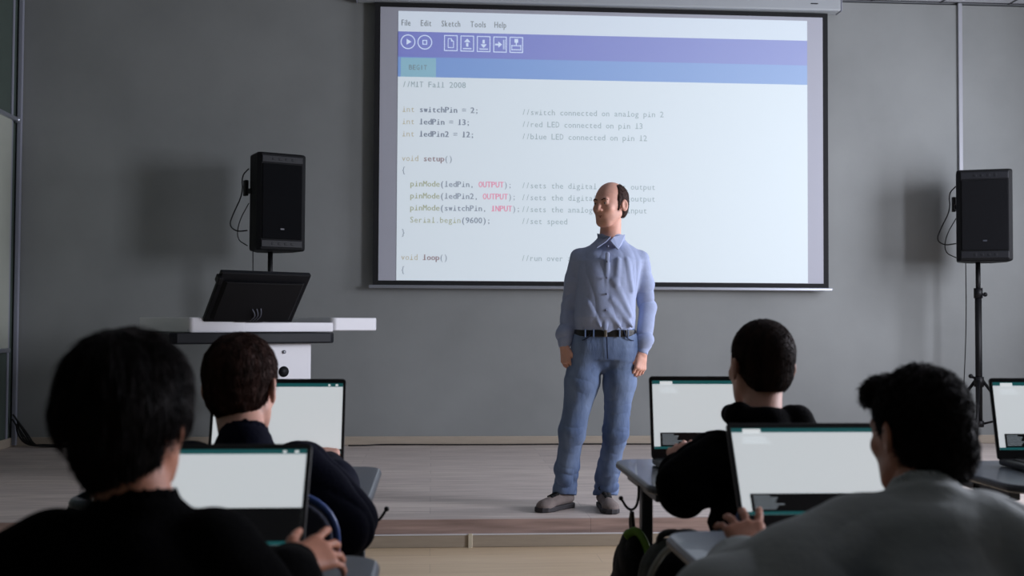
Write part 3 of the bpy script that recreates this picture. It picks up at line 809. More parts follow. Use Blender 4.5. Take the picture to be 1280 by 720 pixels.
def hand(P, w, d, n, u, sc=1.0, curl=(20, 25, 20), spread=1.0, thumb=(.6, .8), thumbdown=.2, k=.009, fc=None):
    """palm, five bent fingers of unequal length and a thumb; w wrist, d finger direction, n back of hand, u towards the thumb"""
    d = V(d) / np.linalg.norm(V(d)); n = V(n) - (V(n) @ d) * d; n /= np.linalg.norm(n)
    uu = V(u) - (V(u) @ d) * d - (V(u) @ n) * n; u = uu / np.linalg.norm(uu); w = V(w)
    kn = []
    palm = cap(P, w, w + d * .03 * sc, .026 * sc, .030 * sc, n, .62)
    for o, r in ((.030, .0125), (.010, .013), (-.010, .0125), (-.029, .0115)):
        kp = w + d * (.088 - abs(o - .006) * .25) * sc + u * o * sc + n * .004 * sc; kn.append(kp)
        palm = smin(palm, cap(P, w + u * o * .55 * sc + d * .012 * sc, kp, .0145 * sc, r * sc), .012 * sc)
    D = palm
    for i, (L, r) in enumerate(((.074, .0086), (.083, .0088), (.077, .0084), (.060, .0075))):
        a = 0; p = kn[i]; lat = ((1.5 - i) * .10 * spread)
        cc = fc[i] if fc else curl
        f = None; rr = r * sc
        for j, (fr, c) in enumerate(zip((.45, .3, .25), cc)):
            a += R(c); dr = (d * math.cos(a) - n * math.sin(a)) + u * lat * math.cos(a); dr /= np.linalg.norm(dr)
            q = p + dr * L * fr * sc; r2 = rr * (.93, .92, .84)[j]
            e = cap(P, p, q, rr, r2); f = e if f is None else np.minimum(f, e) if False else smin(f, e, .003)
            p = q; rr = r2
        D = smin(D, f, .004 * sc)
    p = w + d * .022 * sc + u * .022 * sc - n * .004 * sc
    t1 = d * thumb[0] + u * thumb[1] - n * thumbdown; t1 /= np.linalg.norm(t1)
    q = p + t1 * .044 * sc; t2 = t1 * .8 + d * .5 - n * thumbdown; t2 /= np.linalg.norm(t2)
    s = q + t2 * .033 * sc; t3 = t2 + d * .2; t3 /= np.linalg.norm(t3); e3 = s + t3 * .026 * sc
    T = smin(smin(cap(P, p, q, .0165 * sc, .0115 * sc), cap(P, q, s, .0112 * sc, .0098 * sc), .006), cap(P, s, e3, .0098 * sc, .0076 * sc), .003)
    return smin(D, T, k * sc)


def head_sdf(Q, s=1.0, ears=1.0, wide=1.0):
    """Q in head space: face looks along -y, up is z; about 24 cm from chin to crown"""
    Q = Q / V(s * wide, s, s)
    d = ell(Q, (0, .018, .032), (.077, .096, .089))
    d = smin(d, ell(Q, (0, -.022, -.012), (.066, .072, .085)), .03)
    d = smin(d, ell(Q, (0, -.040, -.062), (.050, .050, .050)), .03)
    d = smin(d, ell(Q, (0, -.066, -.099), (.021, .019, .017)), .025)
    for sx in (-1, 1):
        d = smin(d, cap(Q, (sx * .055, .0, -.055), (sx * .028, -.06, -.095), .014, .014), .03)      # jaw line
        d = smin(d, ell(Q, (sx * .040, -.066, -.022), (.020, .018, .018)), .02)                     # cheek bone
        d = smax(d, -(np.sqrt(((Q - V(sx * .031, -.102, .008)) ** 2).sum(1)) - .0155), .014)        # eye socket
        d = smin(d, ell(Q, (sx * .031, -.079, .006), (.0145, .0125, .0115)), .004)                  # lids
    d = smin(d, cap(Q, (-.036, -.084, .026), (.036, -.084, .026), .009, .009), .014)               # brow
    d = smin(d, cap(Q, (0, -.092, .014), (0, -.110, -.026), .0068, .0098), .010)                    # nose
    for sx in (-1, 1): d = smin(d, ell(Q, (sx * .011, -.100, -.029), (.0085, .010, .0075)), .005)
    d = smin(d, cap(Q, (-.017, -.083, -.0565), (.017, -.083, -.0565), .0052, .0052), .006)
    d = smin(d, cap(Q, (-.014, -.083, -.0665), (.014, -.083, -.0665), .0062, .0062), .006)
    d = smax(d, -cap(Q, (-.022, -.0935, -.0615), (.022, -.0935, -.0615), .0022, .0022), .003)
    if ears:
        for sx in (-1, 1):
            q = Q.copy(); q[:, 0] = (q[:, 0] - sx * .086) * .9 + sx * .35 * (q[:, 1] - .012) * -1
            e = ell(q, (0, .012, -.008), (.0085, .019, .032))
            e = smax(e, -ell(q, (sx * .008, .009, -.006), (.006, .0105, .020)), .004)
            d = smin(d, e, .005)
    return d * s


def bent(a, b, l1, l2, hint):
    """elbow or knee between a and b"""
    a, b, h = Vector(a), Vector(b), Vector(hint)
    ab = b - a; L = ab.length
    if L > (l1 + l2) * .995: l1, l2 = l1 * L / (l1 + l2) * 1.01, l2 * L / (l1 + l2) * 1.01
    t = (l1 * l1 - l2 * l2 + L * L) / (2 * L); hh = math.sqrt(max(0, l1 * l1 - t * t))
    n = (h - ab * (h.dot(ab) / L / L)).normalized()
    return tuple(a + ab / L * t + n * hh)


# ================================================================== the standing man
mp = at(757, 638, z=ZST)
man = thing('person', 'man in a pale blue shirt and blue jeans standing before the screen', 'person', (mp.x, mp.y, ZST), -YAW)
HC = (.018, -.018, 1.630)
RH = rotm(-3, 0, -36) if False else rotm(4, 0, -40)
SHL, SHR = (-.142, .03, 1.345), (.184, .03, 1.335)
ELL, ELR = (-.187, .075, 1.10), (.226, .062, 1.085)
WRL, WRR = (-.222, .0, .870), (.190, -.035, .838)
HL, KL, AL = (-.088, .0, .90), (-.180, -.015, .42), (-.212, .085, .10)
HR_, KR, AR = (.085, .0, .90), (.052, -.01, .42), (.012, .11, .10)
def hd(P): return head_sdf((P - V(HC)) @ RH)
def man_body(P):
    d = near(P, HC, .17, hd)
    d = smin(d, cap(P, (.028, .015, 1.555), (.022, .04, 1.42), .054, .060), .02)
    d = smin(d, near(P, (WRL[0], 0, .80), .17, lambda Q: hand(Q, WRL, (.12, -.15, -1), (-.75, -.5, .0), (.55, -.85, 0), .95, (22, 38, 28), .5, (.8, .45), .25)), .01)
    d = smin(d, near(P, (WRR[0], -.05, .77), .17, lambda Q: hand(Q, WRR, (-.18, -.18, -1), (.55, -.75, 0), (-.75, -.6, 0), .98, (24, 40, 30), .4, (.85, .35), .3)), .01)
    d = smin(d, chain(P, [SHL, ELL, WRL], [.045, .036, .026]), .01)
    d = smin(d, chain(P, [SHR, ELR, WRR], [.045, .036, .026]), .01)
    t = loft(P, [(.86, 0, .01, .14, .09), (1.0, 0, .01, .13, .085), (1.15, 0, .0, .13, .085), (1.32, .015, .01, .16, .09), (1.42, .02, .03, .10, .06), (1.45, .022, .03, .06, .05)])
    d = smin(d, t, .02)
    d = smin(d, chain(P, [HL, KL, AL], [.075, .05, .035]), .02); d = smin(d, chain(P, [HR_, KR, AR], [.075, .05, .035]), .02)
    d = smin(d, cap(P, (AL[0], AL[1], .07), (-.30, -.01, .034), .024, .014), .01); d = smin(d, cap(P, (AR[0], AR[1], .07), (.012, -.03, .034), .024, .014), .01)
    return d
M_stub = M_skin
body = sdf_mesh('body', man_body, (-.40, -.24, .0), (.36, .22, 1.79), .0033, M_skin, man)

def thin_shell(fn, lim): return fn
def hair_man(P):
    def f(P_):
        Q = (P_ - V(HC)) @ RH
        d = ell(Q, (0, .021, .030), (.0855, .104, .092))
        d = smin(d, ell(Q, (0, .045, -.02), (.072, .070, .070)), .02)
        zc = np.clip(Q[:, 2], -.05, .12)
        d = smax(d, -(Q[:, 1] - (-.030 + .030 * np.clip((zc - .03) / .08, 0, 1) * 1.1)), .004)
        d = smax(d, -(ell(Q, (0, -.012, .13), (.058, .085, .052))), .004)
        d = smax(d, -.072 - Q[:, 2] + .25 * np.clip(.05 - Q[:, 1], 0, .08), .006)
        for sx in (-1, 1):
            d = smax(d, -(ell(Q, (sx * .085, .012, -.012), (.020, .020, .032))), .003)
            d = smin(d, cap(Q, (sx * .0735, -.018, .03), (sx * .0705, -.022, -.030), .0095, .0055), .006)
        return d + .0010 * wob(Q, 260, 3)
    return near(P, HC, .18, f)
hr = sdf_mesh('hair', hair_man, (-.12, -.17, 1.45), (.18, .16, 1.80), .0025, M_hairman, man)
# thin hair swept over the crown
def W_(q): return tuple(V(HC) + RH @ V(q))
M_eye = mat('eye_white', 'b8b0aa', rough=.3); M_iris = mat('dark_iris', '1b1410', rough=.2)
for sx in (-1, 1):
    MB().sph(W_((sx * .031, -.0835, .0065)), .0095, mi=0, n=12).sph(W_((sx * .0305, -.0895, .0062)), .0048, mi=1, n=10).build('eye', [M_eye, M_iris], man)
    MB().tube([W_((sx * .014, -.0945, .024)), W_((sx * .030, -.0955, .030)), W_((sx * .047, -.083, .024))], [.0035, .0042, .0025], flat=.8).build('eyebrow', M_hairman, man)
M_lips = mat('lips', 'a4604f', rough=.5)
MB().tube([W_((-.020, -.085, -.061)), W_((-.008, -.0895, -.0585)), (W_((.008, -.0895, -.0585))), W_((.020, -.085, -.061))], [.002, .0042, .0042, .002]).tube([W_((-.018, -.085, -.0635)), W_((0, -.0905, -.0665)), W_((.018, -.085, -.0635))], [.002, .0048, .002]).build('lips', M_lips, man)

# shirt
M_shirt = mat('pale_blue_shirt_cotton', '9daacb', rough=0.8, vary=0.03, vscale=60, bump=0.22, bscale=26, sheen=.1)
def shirt(P):
    t = loft(P, [(.925, -.005, .012, .158, .112), (.975, -.005, .008, .163, .118), (1.03, -.004, -.002, .166, .128), (1.12, .0, .0, .160, .126), (1.24, .012, .006, .168, .125),
                 (1.33, .02, .015, .176, .118), (1.375, .022, .022, .150, .098), (1.415, .024, .03, .106, .076), (1.455, .026, .036, .072, .062), (1.478, .027, .036, .064, .060)], 2.35, .015)
    t = smin(t, ell(P, (.022, .03, 1.372), (.155, .058, .042)), .04)
    w = folds(P, 14, 5, (1.2, .8, .55))
    t = t + .0045 * w * np.clip((1.40 - P[:, 2]) / .1, 0, 1) + .003 * folds(P, 26, 2, (1, 1, .5))
    # diagonal drag folds towards the right hip
    for a, b, r in (((.03, -.115, 1.22), (.12, -.10, 1.04), .011), ((.02, -.118, 1.12), (.13, -.095, .98), .010), ((.055, -.105, 1.33), (.045, -.12, 1.2), .010), ((.0, -.122, 1.06), (.07, -.115, .97), .009), ((.1, -.09, 1.33), (.13, -.09, 1.17), .010), ((-.1, -.1, 1.10), (-.04, -.12, .98), .007)):
        t = smin(t, cap(P, a, b, r, r * .7), .02)
    t = smin(t, cap(P, (-.002, -.112 - .0, 1.36), (-.012, -.121, .97), .012, .012, (0, 1, 0), .5), .006)
    for S, E, W2, sg in ((SHL, ELL, WRL, -1), (SHR, ELR, WRR, 1)):
        c_ = V(W2) + (V(E) - V(W2)) * .02
        a = chain(P, [S, tuple((V(S) * .5 + V(E) * .5) + V(sg * .004, 0, 0)), E, tuple(c_ + (V(E) - c_) * .25 + V(sg * .006, 0, 0)), tuple(c_)], [.053, .049, .042, .041, .031], .03)
        el = np.exp(-((P[:, 2] - (E[2] - .03)) / .11) ** 2) + .3 * np.exp(-((P[:, 2] - (W2[2] + .07)) / .05) ** 2)
        a = a + (.0025 + .006 * el) * folds(P, 26, 9 + sg, (.6, .8, 1.5))
        t = smin(t, a, .022)
    for W2, E in ((WRL, ELL), (WRR, ELR)):
        ax = (V(W2) - V(E)); ax /= np.linalg.norm(ax)
        t = smax(t, (P - V(W2)) @ ax - .012, .004) if False else np.maximum(t, np.where(np.sqrt(((P - V(W2)) ** 2).sum(1)) < .12, (P - V(W2)) @ ax - .008, -1))
    # open neck
    t = smax(t, -cap(P, (.027, .036, 1.44), (.027, .03, 1.6), .054, .06), .006)
    return t
sh = sdf_mesh('shirt', shirt, (-.36, -.18, .80), (.36, .20, 1.50), .0038, M_shirt, man)
# collar, placket buttons, pocket
col_ = MB()
for sg, tip, fr, bk in ((-1, (-.055, -.096, 1.392), (-.006, -.085, 1.425), (-.048, .0, 1.474)), (1, (.052, -.100, 1.382), (.014, -.085, 1.429), (.098, .0, 1.470))):
    top = (.025 + sg * .006, -.062, 1.452)
    side = (.027 + sg * .070, .01, 1.435)
    col_.sheet([fr, tip, side, bk, top] if sg > 0 else [fr, top, bk, side, tip], .005)
col_.tube([(.027 + .062 * math.cos(R(a)), .030 + .060 * math.sin(R(a)), 1.458 + .018 * math.sin(R(a))) for a in range(-60, 241, 20)], .009, flat=.4).build('collar', M_shirt, sh)
bt = mat('shirt_button', '6b7390', rough=.3)
for i, z in enumerate((1.40, 1.32, 1.235, 1.15, 1.065)):
    MB().cyl((-.003 - i * .002, -.128, z), (-.003 - i * .002, -.134, z), .006, n=12).build('button', bt, sh)

# jeans
M_jeans = mat('blue_denim', '40557c', rough=0.85, col2='7c90b2', vscale=5, stretch=(1.6, 1.6, .7), bump=0.3, bscale=30)
HEML, HEMR = (-.215, .085, .075), (.010, .110, .075)
def jeans(P):
    pel = loft(P, [(.80, -.002, .012, .165, .112), (.86, -.002, .014, .170, .118), (.93, -.004, .012, .163, .113), (.985, -.005, .01, .155, .108)], 2.4, .012)
    pel = smin(pel, ell(P, (.0, .03, .86), (.155, .115, .10)), .03)
    pel = smin(pel, ell(P, (-.015, .012, .785), (.075, .085, .055)), .03)
    d = pel
    L = chain(P, [(-.088, .005, .88), (-.128, -.002, .68), KL, (-.205, .03, .22), HEML], [.097, .087, .065, .058, .068], .04)
    Rr = chain(P, [(.086, .005, .88), (.072, -.002, .68), KR, (.022, .045, .22), HEMR], [.094, .082, .063, .058, .068], .04)
    for lg, c_ in ((L, HEML), (Rr, HEMR)): pass
    def fo(lg, hx, seed):
        z = P[:, 2]
        amp = .0022 + .008 * np.exp(-((z - .15) / .08) ** 2) + .003 * np.exp(-((z - .40) / .08) ** 2) + .004 * np.exp(-((z - .82) / .06) ** 2)
        return lg + amp * folds(P, 34, seed, (.5, .7, 1.3))
    L = fo(L, 0, 21); Rr = fo(Rr, 0, 33)
    lg = smin(L, Rr, .008)
    d = smin(pel, lg, .02)
    z = P[:, 2]
    d = np.maximum(d, .062 + .25 * np.clip(.10 - P[:, 1], 0, .08) - z)
    return d
jn = sdf_mesh('jeans', jeans, (-.36, -.17, .06), (.25, .22, 1.01), .0042, M_jeans, man)
M_stitch = mat('seam_thread', '23304c', rough=.8)
MB().tube([(-.004, -.103, .97), (-.005, -.111, .92), (-.003, -.113, .87), (.0, -.108, .81)], .0035, flat=.5).build('fly_seam', M_stitch, jn)
for sg in (-1, 1):
    MB().tube([(sg * .085, -.097, .96), (sg * .095, -.103, .925), (sg * .125, -.088, .905), (sg * .158, -.045, .905)], .003, smoothpath=2).build('pocket_seam', M_stitch, jn)
def belt(P):
    o = loft(P, [(.925, -.005, .012, .167, .119), (.962, -.005, .011, .166, .119)], 2.4, .004)
    return o
bl = sdf_mesh('belt', belt, (-.2, -.15, .90), (.2, .15, .99), .003, mat('black_leather_belt', '0c0d10', rough=.4), man)
MB().box((-.012, -.110, .944), (.016, .012, .040), .003).build('buckle', mat('dull_buckle', '8a8378', rough=.35, metal=.8), bl)
for x_, y_ in ((-.118, -.098), (-.075, -.108), (.062, -.108), (.108, -.099)):
    MB().box((x_, y_, .943), (.008, .012, .042), .003).build('belt_loop', M_jeans, bl)

# shoes
M_shoe = mat('grey_suede_shoe', '7b706c', rough=.85, vary=.1, vscale=40, bump=.2, bscale=120)
M_sole = mat('dark_shoe_sole', '302d30', rough=.7)
M_lace = mat('black_lace', '0b0b0d', rough=.8)
def shoe(parent, heel, toe, name='shoe'):
    heel = Vector(heel); toe = Vector(toe); dr = (toe - heel); L = dr.length; ang = math.atan2(dr.x, -dr.y)
    r = bpy.data.objects.new('shoe_frame', None)
    M = Matrix.Translation(heel) @ Matrix.Rotation(ang, 4, 'Z')   # toe along -y
    bpy.data.objects.remove(r)
    def up_(P):
        d = cap(P, (0, -.035, .050), (0, -L + .055, .036), .036, .030, (0, 0, 1), .8)
        d = smin(d, cap(P, (0, -.035, .06), (.0, -.05, .105), .036, .034), .02)
        d = smin(d, cap(P, (0, -.07, .078), (0, -L + .09, .042), .026, .024), .03)
        d = smin(d, ell(P, (0.004, -L + .055, .030), (.046, .055, .030)), .02)
        return smax(d, .012 - P[:, 2], .004)
    o = sdf_mesh(name, up_, (-.07, -L - .02, 0), (.07, .03, .15), .004, M_shoe, parent)
    o.matrix_local = M
    pts = []
    for y0_, hw in ((.006, .0), (.0, .026), (-.012, .038), (-.06, .040), (-.12, .041), (-L + .08, .052), (-L + .03, .047), (-L + .004, .028), (-L - .006, .0)): pts.append((hw, y0_))
    pts = pts + [(-a * .98, b) for a, b in pts[-2:0:-1]]
    MB().prism(pts, .001, .027, .005, seg=2).build('sole', M_sole, o)
    lc = MB(); zs = np.linspace(.17, .01, 161).astype(np.float32)
    def top(x_, y_):
        v_ = up_(np.stack([np.full(161, x_), np.full(161, y_), zs], 1).astype(np.float32)); k_ = np.argmax(v_ < 0); return float(zs[k_])
    def onp(x_, y_, e=.003): return (x_, y_, top(x_, y_) + e)
    for i in range(5):
        y_ = -.095 - i * .020; w_ = .024 - i * .0015
        lc.tube([onp(-w_, y_), onp(-w_ * .4, y_ + .004), onp(w_ * .4, y_ + .008), onp(w_, y_ + .012)], .0045)
        lc.tube([onp(w_, y_), onp(0, y_ + .006), onp(-w_, y_ + .012)], .004)
    t0 = Vector(onp(0, -.088, .006))
    for sg in (-1, 1):
        lc.tube([t0, t0 + Vector((sg * .02, -.004, .008)), t0 + Vector((sg * .040, -.008, -.004)), t0 + Vector((sg * .032, -.018, -.016)), t0 + Vector((sg * .012, -.008, -.002))], .0028, smoothpath=2)
    tg = MB()
    lc.build('laces', M_lace, o)
    return o
shoe(man, (-.178, .115, 0), (-.362, -.085, 0))
shoe(man, (-.005, .145, 0), (.022, -.13, 0))


def add_strands(hair, n, length, width, centre, whorl, seed=1, jit=.25, down=.5, curl=0.0, mats=None, keep=None):
    """short tapering locks lying over the hair so that it ends in real strands"""
    me = hair.data; nv = len(me.vertices)
    co = np.empty(nv * 3, np.float32); me.vertices.foreach_get('co', co); co = co.reshape(-1, 3)
    no = np.empty(nv * 3, np.float32); me.vertex_normals.foreach_get('vector', no); no = no.reshape(-1, 3)
    rg = np.random.RandomState(seed)
    ok = np.where(no[:, 2] > -.75)[0]
    if keep is not None: ok = ok[keep(co[ok])]
    ix = rg.choice(ok, min(n, len(ok)), replace=False); p = co[ix] - no[ix] * .002; nn = no[ix]
    f = p - V(whorl); f /= np.linalg.norm(f, axis=1)[:, None]; f = f + V(0, 0, -down) + rg.randn(len(ix), 3) * jit
    f = f - (f * nn).sum(1)[:, None] * nn; f /= np.linalg.norm(f, axis=1)[:, None]
    sd = np.cross(nn, f); L = length * (.6 + .8 * rg.rand(len(ix)))[:, None]; ph = rg.rand(len(ix), 1) * 6.28
    vs = []; K = 4
    for k in range(K + 1):
        t = k / K; s_ = L * t
        c_ = p + f * s_ + nn * (.0035 * math.sin(t * 2.2) - s_ * s_ / .19 * .8) + sd * (np.sin(ph + t * 5) * curl * length * t) + nn * (np.cos(ph + t * 5) * curl * .4 * length * t)
        w_ = width * (1 - t) ** .7 + .0001
        vs += [c_ - sd * w_, c_ + sd * w_, c_ + nn * w_ * .9]
    A = np.stack(vs, 1).reshape(-1, 3); m = 3 * (K + 1); fs = []
    for k in range(K):
        for a_, b_ in ((0, 1), (1, 2), (2, 0)): fs.append((3 * k + a_, 3 * k + b_, 3 * k + 3 + b_, 3 * k + 3 + a_))
    F = (np.array(fs)[None] + (np.arange(len(ix)) * m)[:, None, None]).reshape(-1, 4)
    m2 = bpy.data.meshes.new('strands'); m2.vertices.add(len(A)); m2.vertices.foreach_set('co', A.astype(np.float32).ravel())
    m2.loops.add(len(F) * 4); m2.loops.foreach_set('vertex_index', F.astype(np.int32).ravel())
    m2.polygons.add(len(F)); m2.polygons.foreach_set('loop_start', np.arange(len(F), dtype=np.int32) * 4); m2.update(calc_edges=True)
    o = mesh_obj('strands', m2, mats or me.materials[0], hair); o['kind'] = 'stuff'
    return o
add_strands(hr, 1500, .014, .0007, HC, (HC[0], HC[1] + .03, HC[2] + .13), jit=.3, down=1.0)


# ================================================================== the seated students
def student(label, org, hc, hrot, hscale, shl, shr, wl, wr, hairfn, Mhair, Mtop, Mskin, el_l=None, el_r=None, handl=None, handr=None, tw=1.0, seat=.50, neckr=.052,
            arm=(.058, .048, .034), collar='crew', topname='sweater', hairbox=.16, wide=1.0, hip=(0, 0), knee_y=.42, amp=.004, nb=None, h=.0048, st=None):
    """everything in world-aligned coordinates around org (on the floor); faces +y"""
    r = thing('person', label, 'person', (org[0], org[1], 0), 0)
    O_ = V(org[0], org[1], 0)
    def w2(p): return tuple(V(p) - O_) if p is not None else None
    hc = w2(hc); shl, shr, wl, wr, el_l, el_r = map(w2, (shl, shr, wl, wr, el_l, el_r))
    RH_ = rotm(*hrot[:2], 180 + hrot[2]) if False else np.array(Matrix.Rotation(R(180 + hrot[2]), 3, 'Z') @ Matrix.Rotation(R(hrot[0]), 3, 'X') @ Matrix.Rotation(R(hrot[1]), 3, 'Y'), dtype=np.float32)
    if el_l is None: el_l = bent(shl, wl, .27, .25, (-.6, -.1, -1))
    if el_r is None: el_r = bent(shr, wr, .27, .25, (.6, -.1, -1))
    sm = (V(shl) + V(shr)) / 2
    if nb is None: nb = (V(hc) * .35 + V(sm) * .65); nb[2] = sm[2] + .04; nb = tuple(nb)
    else: nb = w2(nb)
    px_, py_ = hip
    wsh = abs(shr[0] - shl[0]) / 2
    def toload(g):
        z0 = seat - .04; zs = sm[2]
        rows = []
        for t, a, b in ((0, .165 * tw, .115), (.12, .170 * tw, .120), (.35, .150 * tw, .108), (.6, .160 * tw, .115), (.82, wsh * .95, .120), (.95, wsh * .95, .095), (1.05, wsh * .70, .075), (1.14, wsh * .36, .055)):
            c = np.array([px_, py_]) * (1 - min(1, t)) + np.array([sm[0], sm[1]]) * min(1, t)
            # rounded, slouching back
            c = c + np.array([0, -.05 * math.sin(min(1, t) * PI)])
            rows.append((z0 + (zs - z0) * t, c[0], c[1], a + g, b + g))
        return rows
    rb, rt_ = toload(-.012), toload(.006)
    KLs, KRs = (px_ - .12, py_ + knee_y, seat + .0), (px_ + .12, py_ + knee_y, seat + .0)
    AKL, AKR = (px_ - .12, py_ + knee_y - .02, .09), (px_ + .12, py_ + knee_y - .02, .09)
    def bodyf(P):
        d = near(P, hc, .175 * hscale, lambda Q: head_sdf((Q - V(hc)) @ RH_, hscale, 1, wide))
        hb = V(hc) + RH_ @ (V(0, .02, -.07) * hscale)
        d = smin(d, cap(P, hb, nb, neckr, neckr * 1.08), .02)
        d = smin(d, loft(P, rb), .02)
        d = smin(d, chain(P, [shl, el_l, wl], [arm[0] - .014, arm[1] - .012, .026]), .015)
        d = smin(d, chain(P, [shr, el_r, wr], [arm[0] - .014, arm[1] - .012, .026]), .015)
        for w0, hh, e in ((wl, handl, el_l), (wr, handr, el_r)):
            if hh is None: hh = dict(d=tuple(V(w0) - V(e)), n=(0, 0, 1), u=(1 if w0 is wl else -1, 0, 0))
            d = smin(d, near(P, tuple(V(w0) + V(hh['d']) / np.linalg.norm(V(hh['d'])) * .08), .16, lambda Q: hand(Q, w0, **hh)), .01)
        for s, K, A_ in ((-1, KLs, AKL), (1, KRs, AKR)):
            d = smin(d, chain(P, [(px_ + s * .09, py_ + .03, seat + .03), K, A_, (A_[0], A_[1] + .10, .04)], [.062, .048, .030, .015]), .02)
        return d
    lo = (min(shl[0], el_l[0], wl[0], -.2) - .16, min(-.24, sm[1] - .24, hc[1] - .2), -.0)
    hi = (max(shr[0], el_r[0], wr[0], .2) + .16, max(knee_y + .3, wl[1] + .25, wr[1] + .25), hc[2] + .17)
    sdf_mesh('body', bodyf, lo, hi, .004, Mskin, r)
    def topf(P):
        d = loft(P, rt_, 2.3, .02)
        d = smin(d, ell(P, tuple(sm + V(0, -.01, -.02)), (wsh * 1.02, .10, .062)), .05)
        d = d + amp * folds(P, 11, 3, (1, 1, .8)) + amp * .5 * folds(P, 24, 6)
        for S, E, W0 in ((shl, el_l, wl), (shr, el_r, wr)):
            a = chain(P, [S, tuple((V(S) + V(E)) / 2), E, tuple(V(E) * .35 + V(W0) * .65), tuple(V(W0) * .97 + V(E) * .03)], [arm[0] + .006, (arm[0] + arm[1]) / 2 + .006, arm[1] + .006, (arm[1] + arm[2]) / 2 + .006, arm[2]], .03)
            ex = np.exp(-(((P - V(E)) ** 2).sum(1)) / .10 ** 2)
            a = a + (amp * .8 + amp * 1.6 * ex) * folds(P, 20, 12, (.8, 1.1, 1.2))
            ax = V(W0) - V(E); ax /= np.linalg.norm(ax)
            a = np.maximum(a, np.where(np.sqrt(((P - V(W0)) ** 2).sum(1)) < .13, (P - V(W0)) @ ax - .006, -1))
            d = smin(d, a, .03)
        if collar == 'crew':
            d = smin(d, cap(P, nb, tuple(V(nb) + (V(hc) - V(nb)) * .04), neckr + .012, neckr + .008), .025)
        if collar == 'shirt':
            c2 = tuple(V(nb) + (V(hc) - V(nb)) * .12)
            d = smin(d, ell(P, tuple(sm + V(0, .0, .028)), (wsh * .85, .09, .05)), .05)
            d = smin(d, cap(P, nb, c2, neckr + .020, neckr + .010), .02)
        if collar == 'hood':
            for a_, b_, rr in (((-.062, .04, .02), (-.060, -.03, .02), .024), ((-.060, -.03, .02), (.0, -.062, .005), .030), ((0, -.062, .005), (.075, -.035, .012), .034), ((.075, -.035, .012), (.085, .04, .010), .030), ((0, -.07, -.03), (0, -.08, -.10), .045), ((.09, -.02, -.005), (.12, -.01, -.03), .03)):
                d = smin(d, cap(P, tuple(V(nb) + V(a_)), tuple(V(nb) + V(b_)), rr, rr), .025)
            d = d + .004 * folds(P, 26, 17)
        up_ = V(hc) - V(nb)
        d = smax(d, -cap(P, tuple(V(nb) + up_ * (.1 if collar != 'hood' else .05)), tuple(V(nb) + up_ * .9), neckr + .003, neckr + .006), .004)
        return d
    top = sdf_mesh(topname, topf, (lo[0], lo[1], seat - .1), (hi[0], hi[1], hi[2] - .02), h, Mtop, r)
    def trf(P):
        d = ell(P, (px_, py_ + .02, seat + .04), (.19, .16, .095))
        for s, K, A_ in ((-1, KLs, AKL), (1, KRs, AKR)):
            d = smin(d, chain(P, [(px_ + s * .09, py_ + .03, seat + .03), K, A_], [.085, .066, .058], .03), .02)
        d = d + .004 * folds(P, 18, 4)
        return np.maximum(d, .075 - P[:, 2])
    sdf_mesh('trousers', trf, (px_ - .3, py_ - .24, .05), (px_ + .3, py_ + knee_y + .15, seat + .2), .008, M_trouser, r)
    for A_ in (AKL, AKR):
        shoe(r, (A_[0], A_[1] - .07, 0), (A_[0] + .0, A_[1] + .20, 0))
    def hf(P): return near(P, hc, hairbox * 1.15, lambda Q: hairfn((Q - V(hc)) @ RH_ / hscale) * hscale)
    hh_ = sdf_mesh('hair', hf, tuple(V(hc) - hairbox * 1.2), tuple(V(hc) + hairbox * 1.2), .003, Mhair, r)
    wh = tuple(V(hc) + RH_ @ (V(.01, .05, .12) * hscale))
    add_strands(hh_, mats=Mhair, centre=hc, whorl=wh, **(st or {}))
    return r, O_, V(hc), RH_

def strands(Q, f=70, amp=.0022, seed=0): return amp * .5 * wob(Q, 110, seed) + amp * .3 * wob(Q, 240, seed + 2)

def ear_cut(d, Q, r=(.02, .024, .034)):
    for sx in (-1, 1): d = smax(d, -ell(Q, (sx * .090, .008, -.010), r), .004)
    return d

def hair_bob(Q):      # full, rounded, ending in a rim at ear height, shaved nape below
    d = ell(Q, (0, .020, .035), (.093, .110, .096))
    d = smin(d, ell(Q, (0, .028, .000), (.093, .106, .060)), .03)
    low = -.022 - Q[:, 2]
    d = smax(d, low, .012)
    nape = ell(Q, (0, .038, -.030), (.071, .068, .086))
    nape = smax(nape, .018 - Q[:, 1], .01)
    d = smin(d, nape, .012)
    d = smax(d, -(Q[:, 1] + .050 + .5 * np.clip(Q[:, 2] + .05, 0, .08)), .01)
    d = smax(d, -ell(Q, (-.088, -.012, -.055), (.025, .035, .05)), .004); d = smax(d, -ell(Q, (.088, -.012, -.055), (.025, .035, .05)), .004)
    return d + strands(Q, 60, .0022, 1)

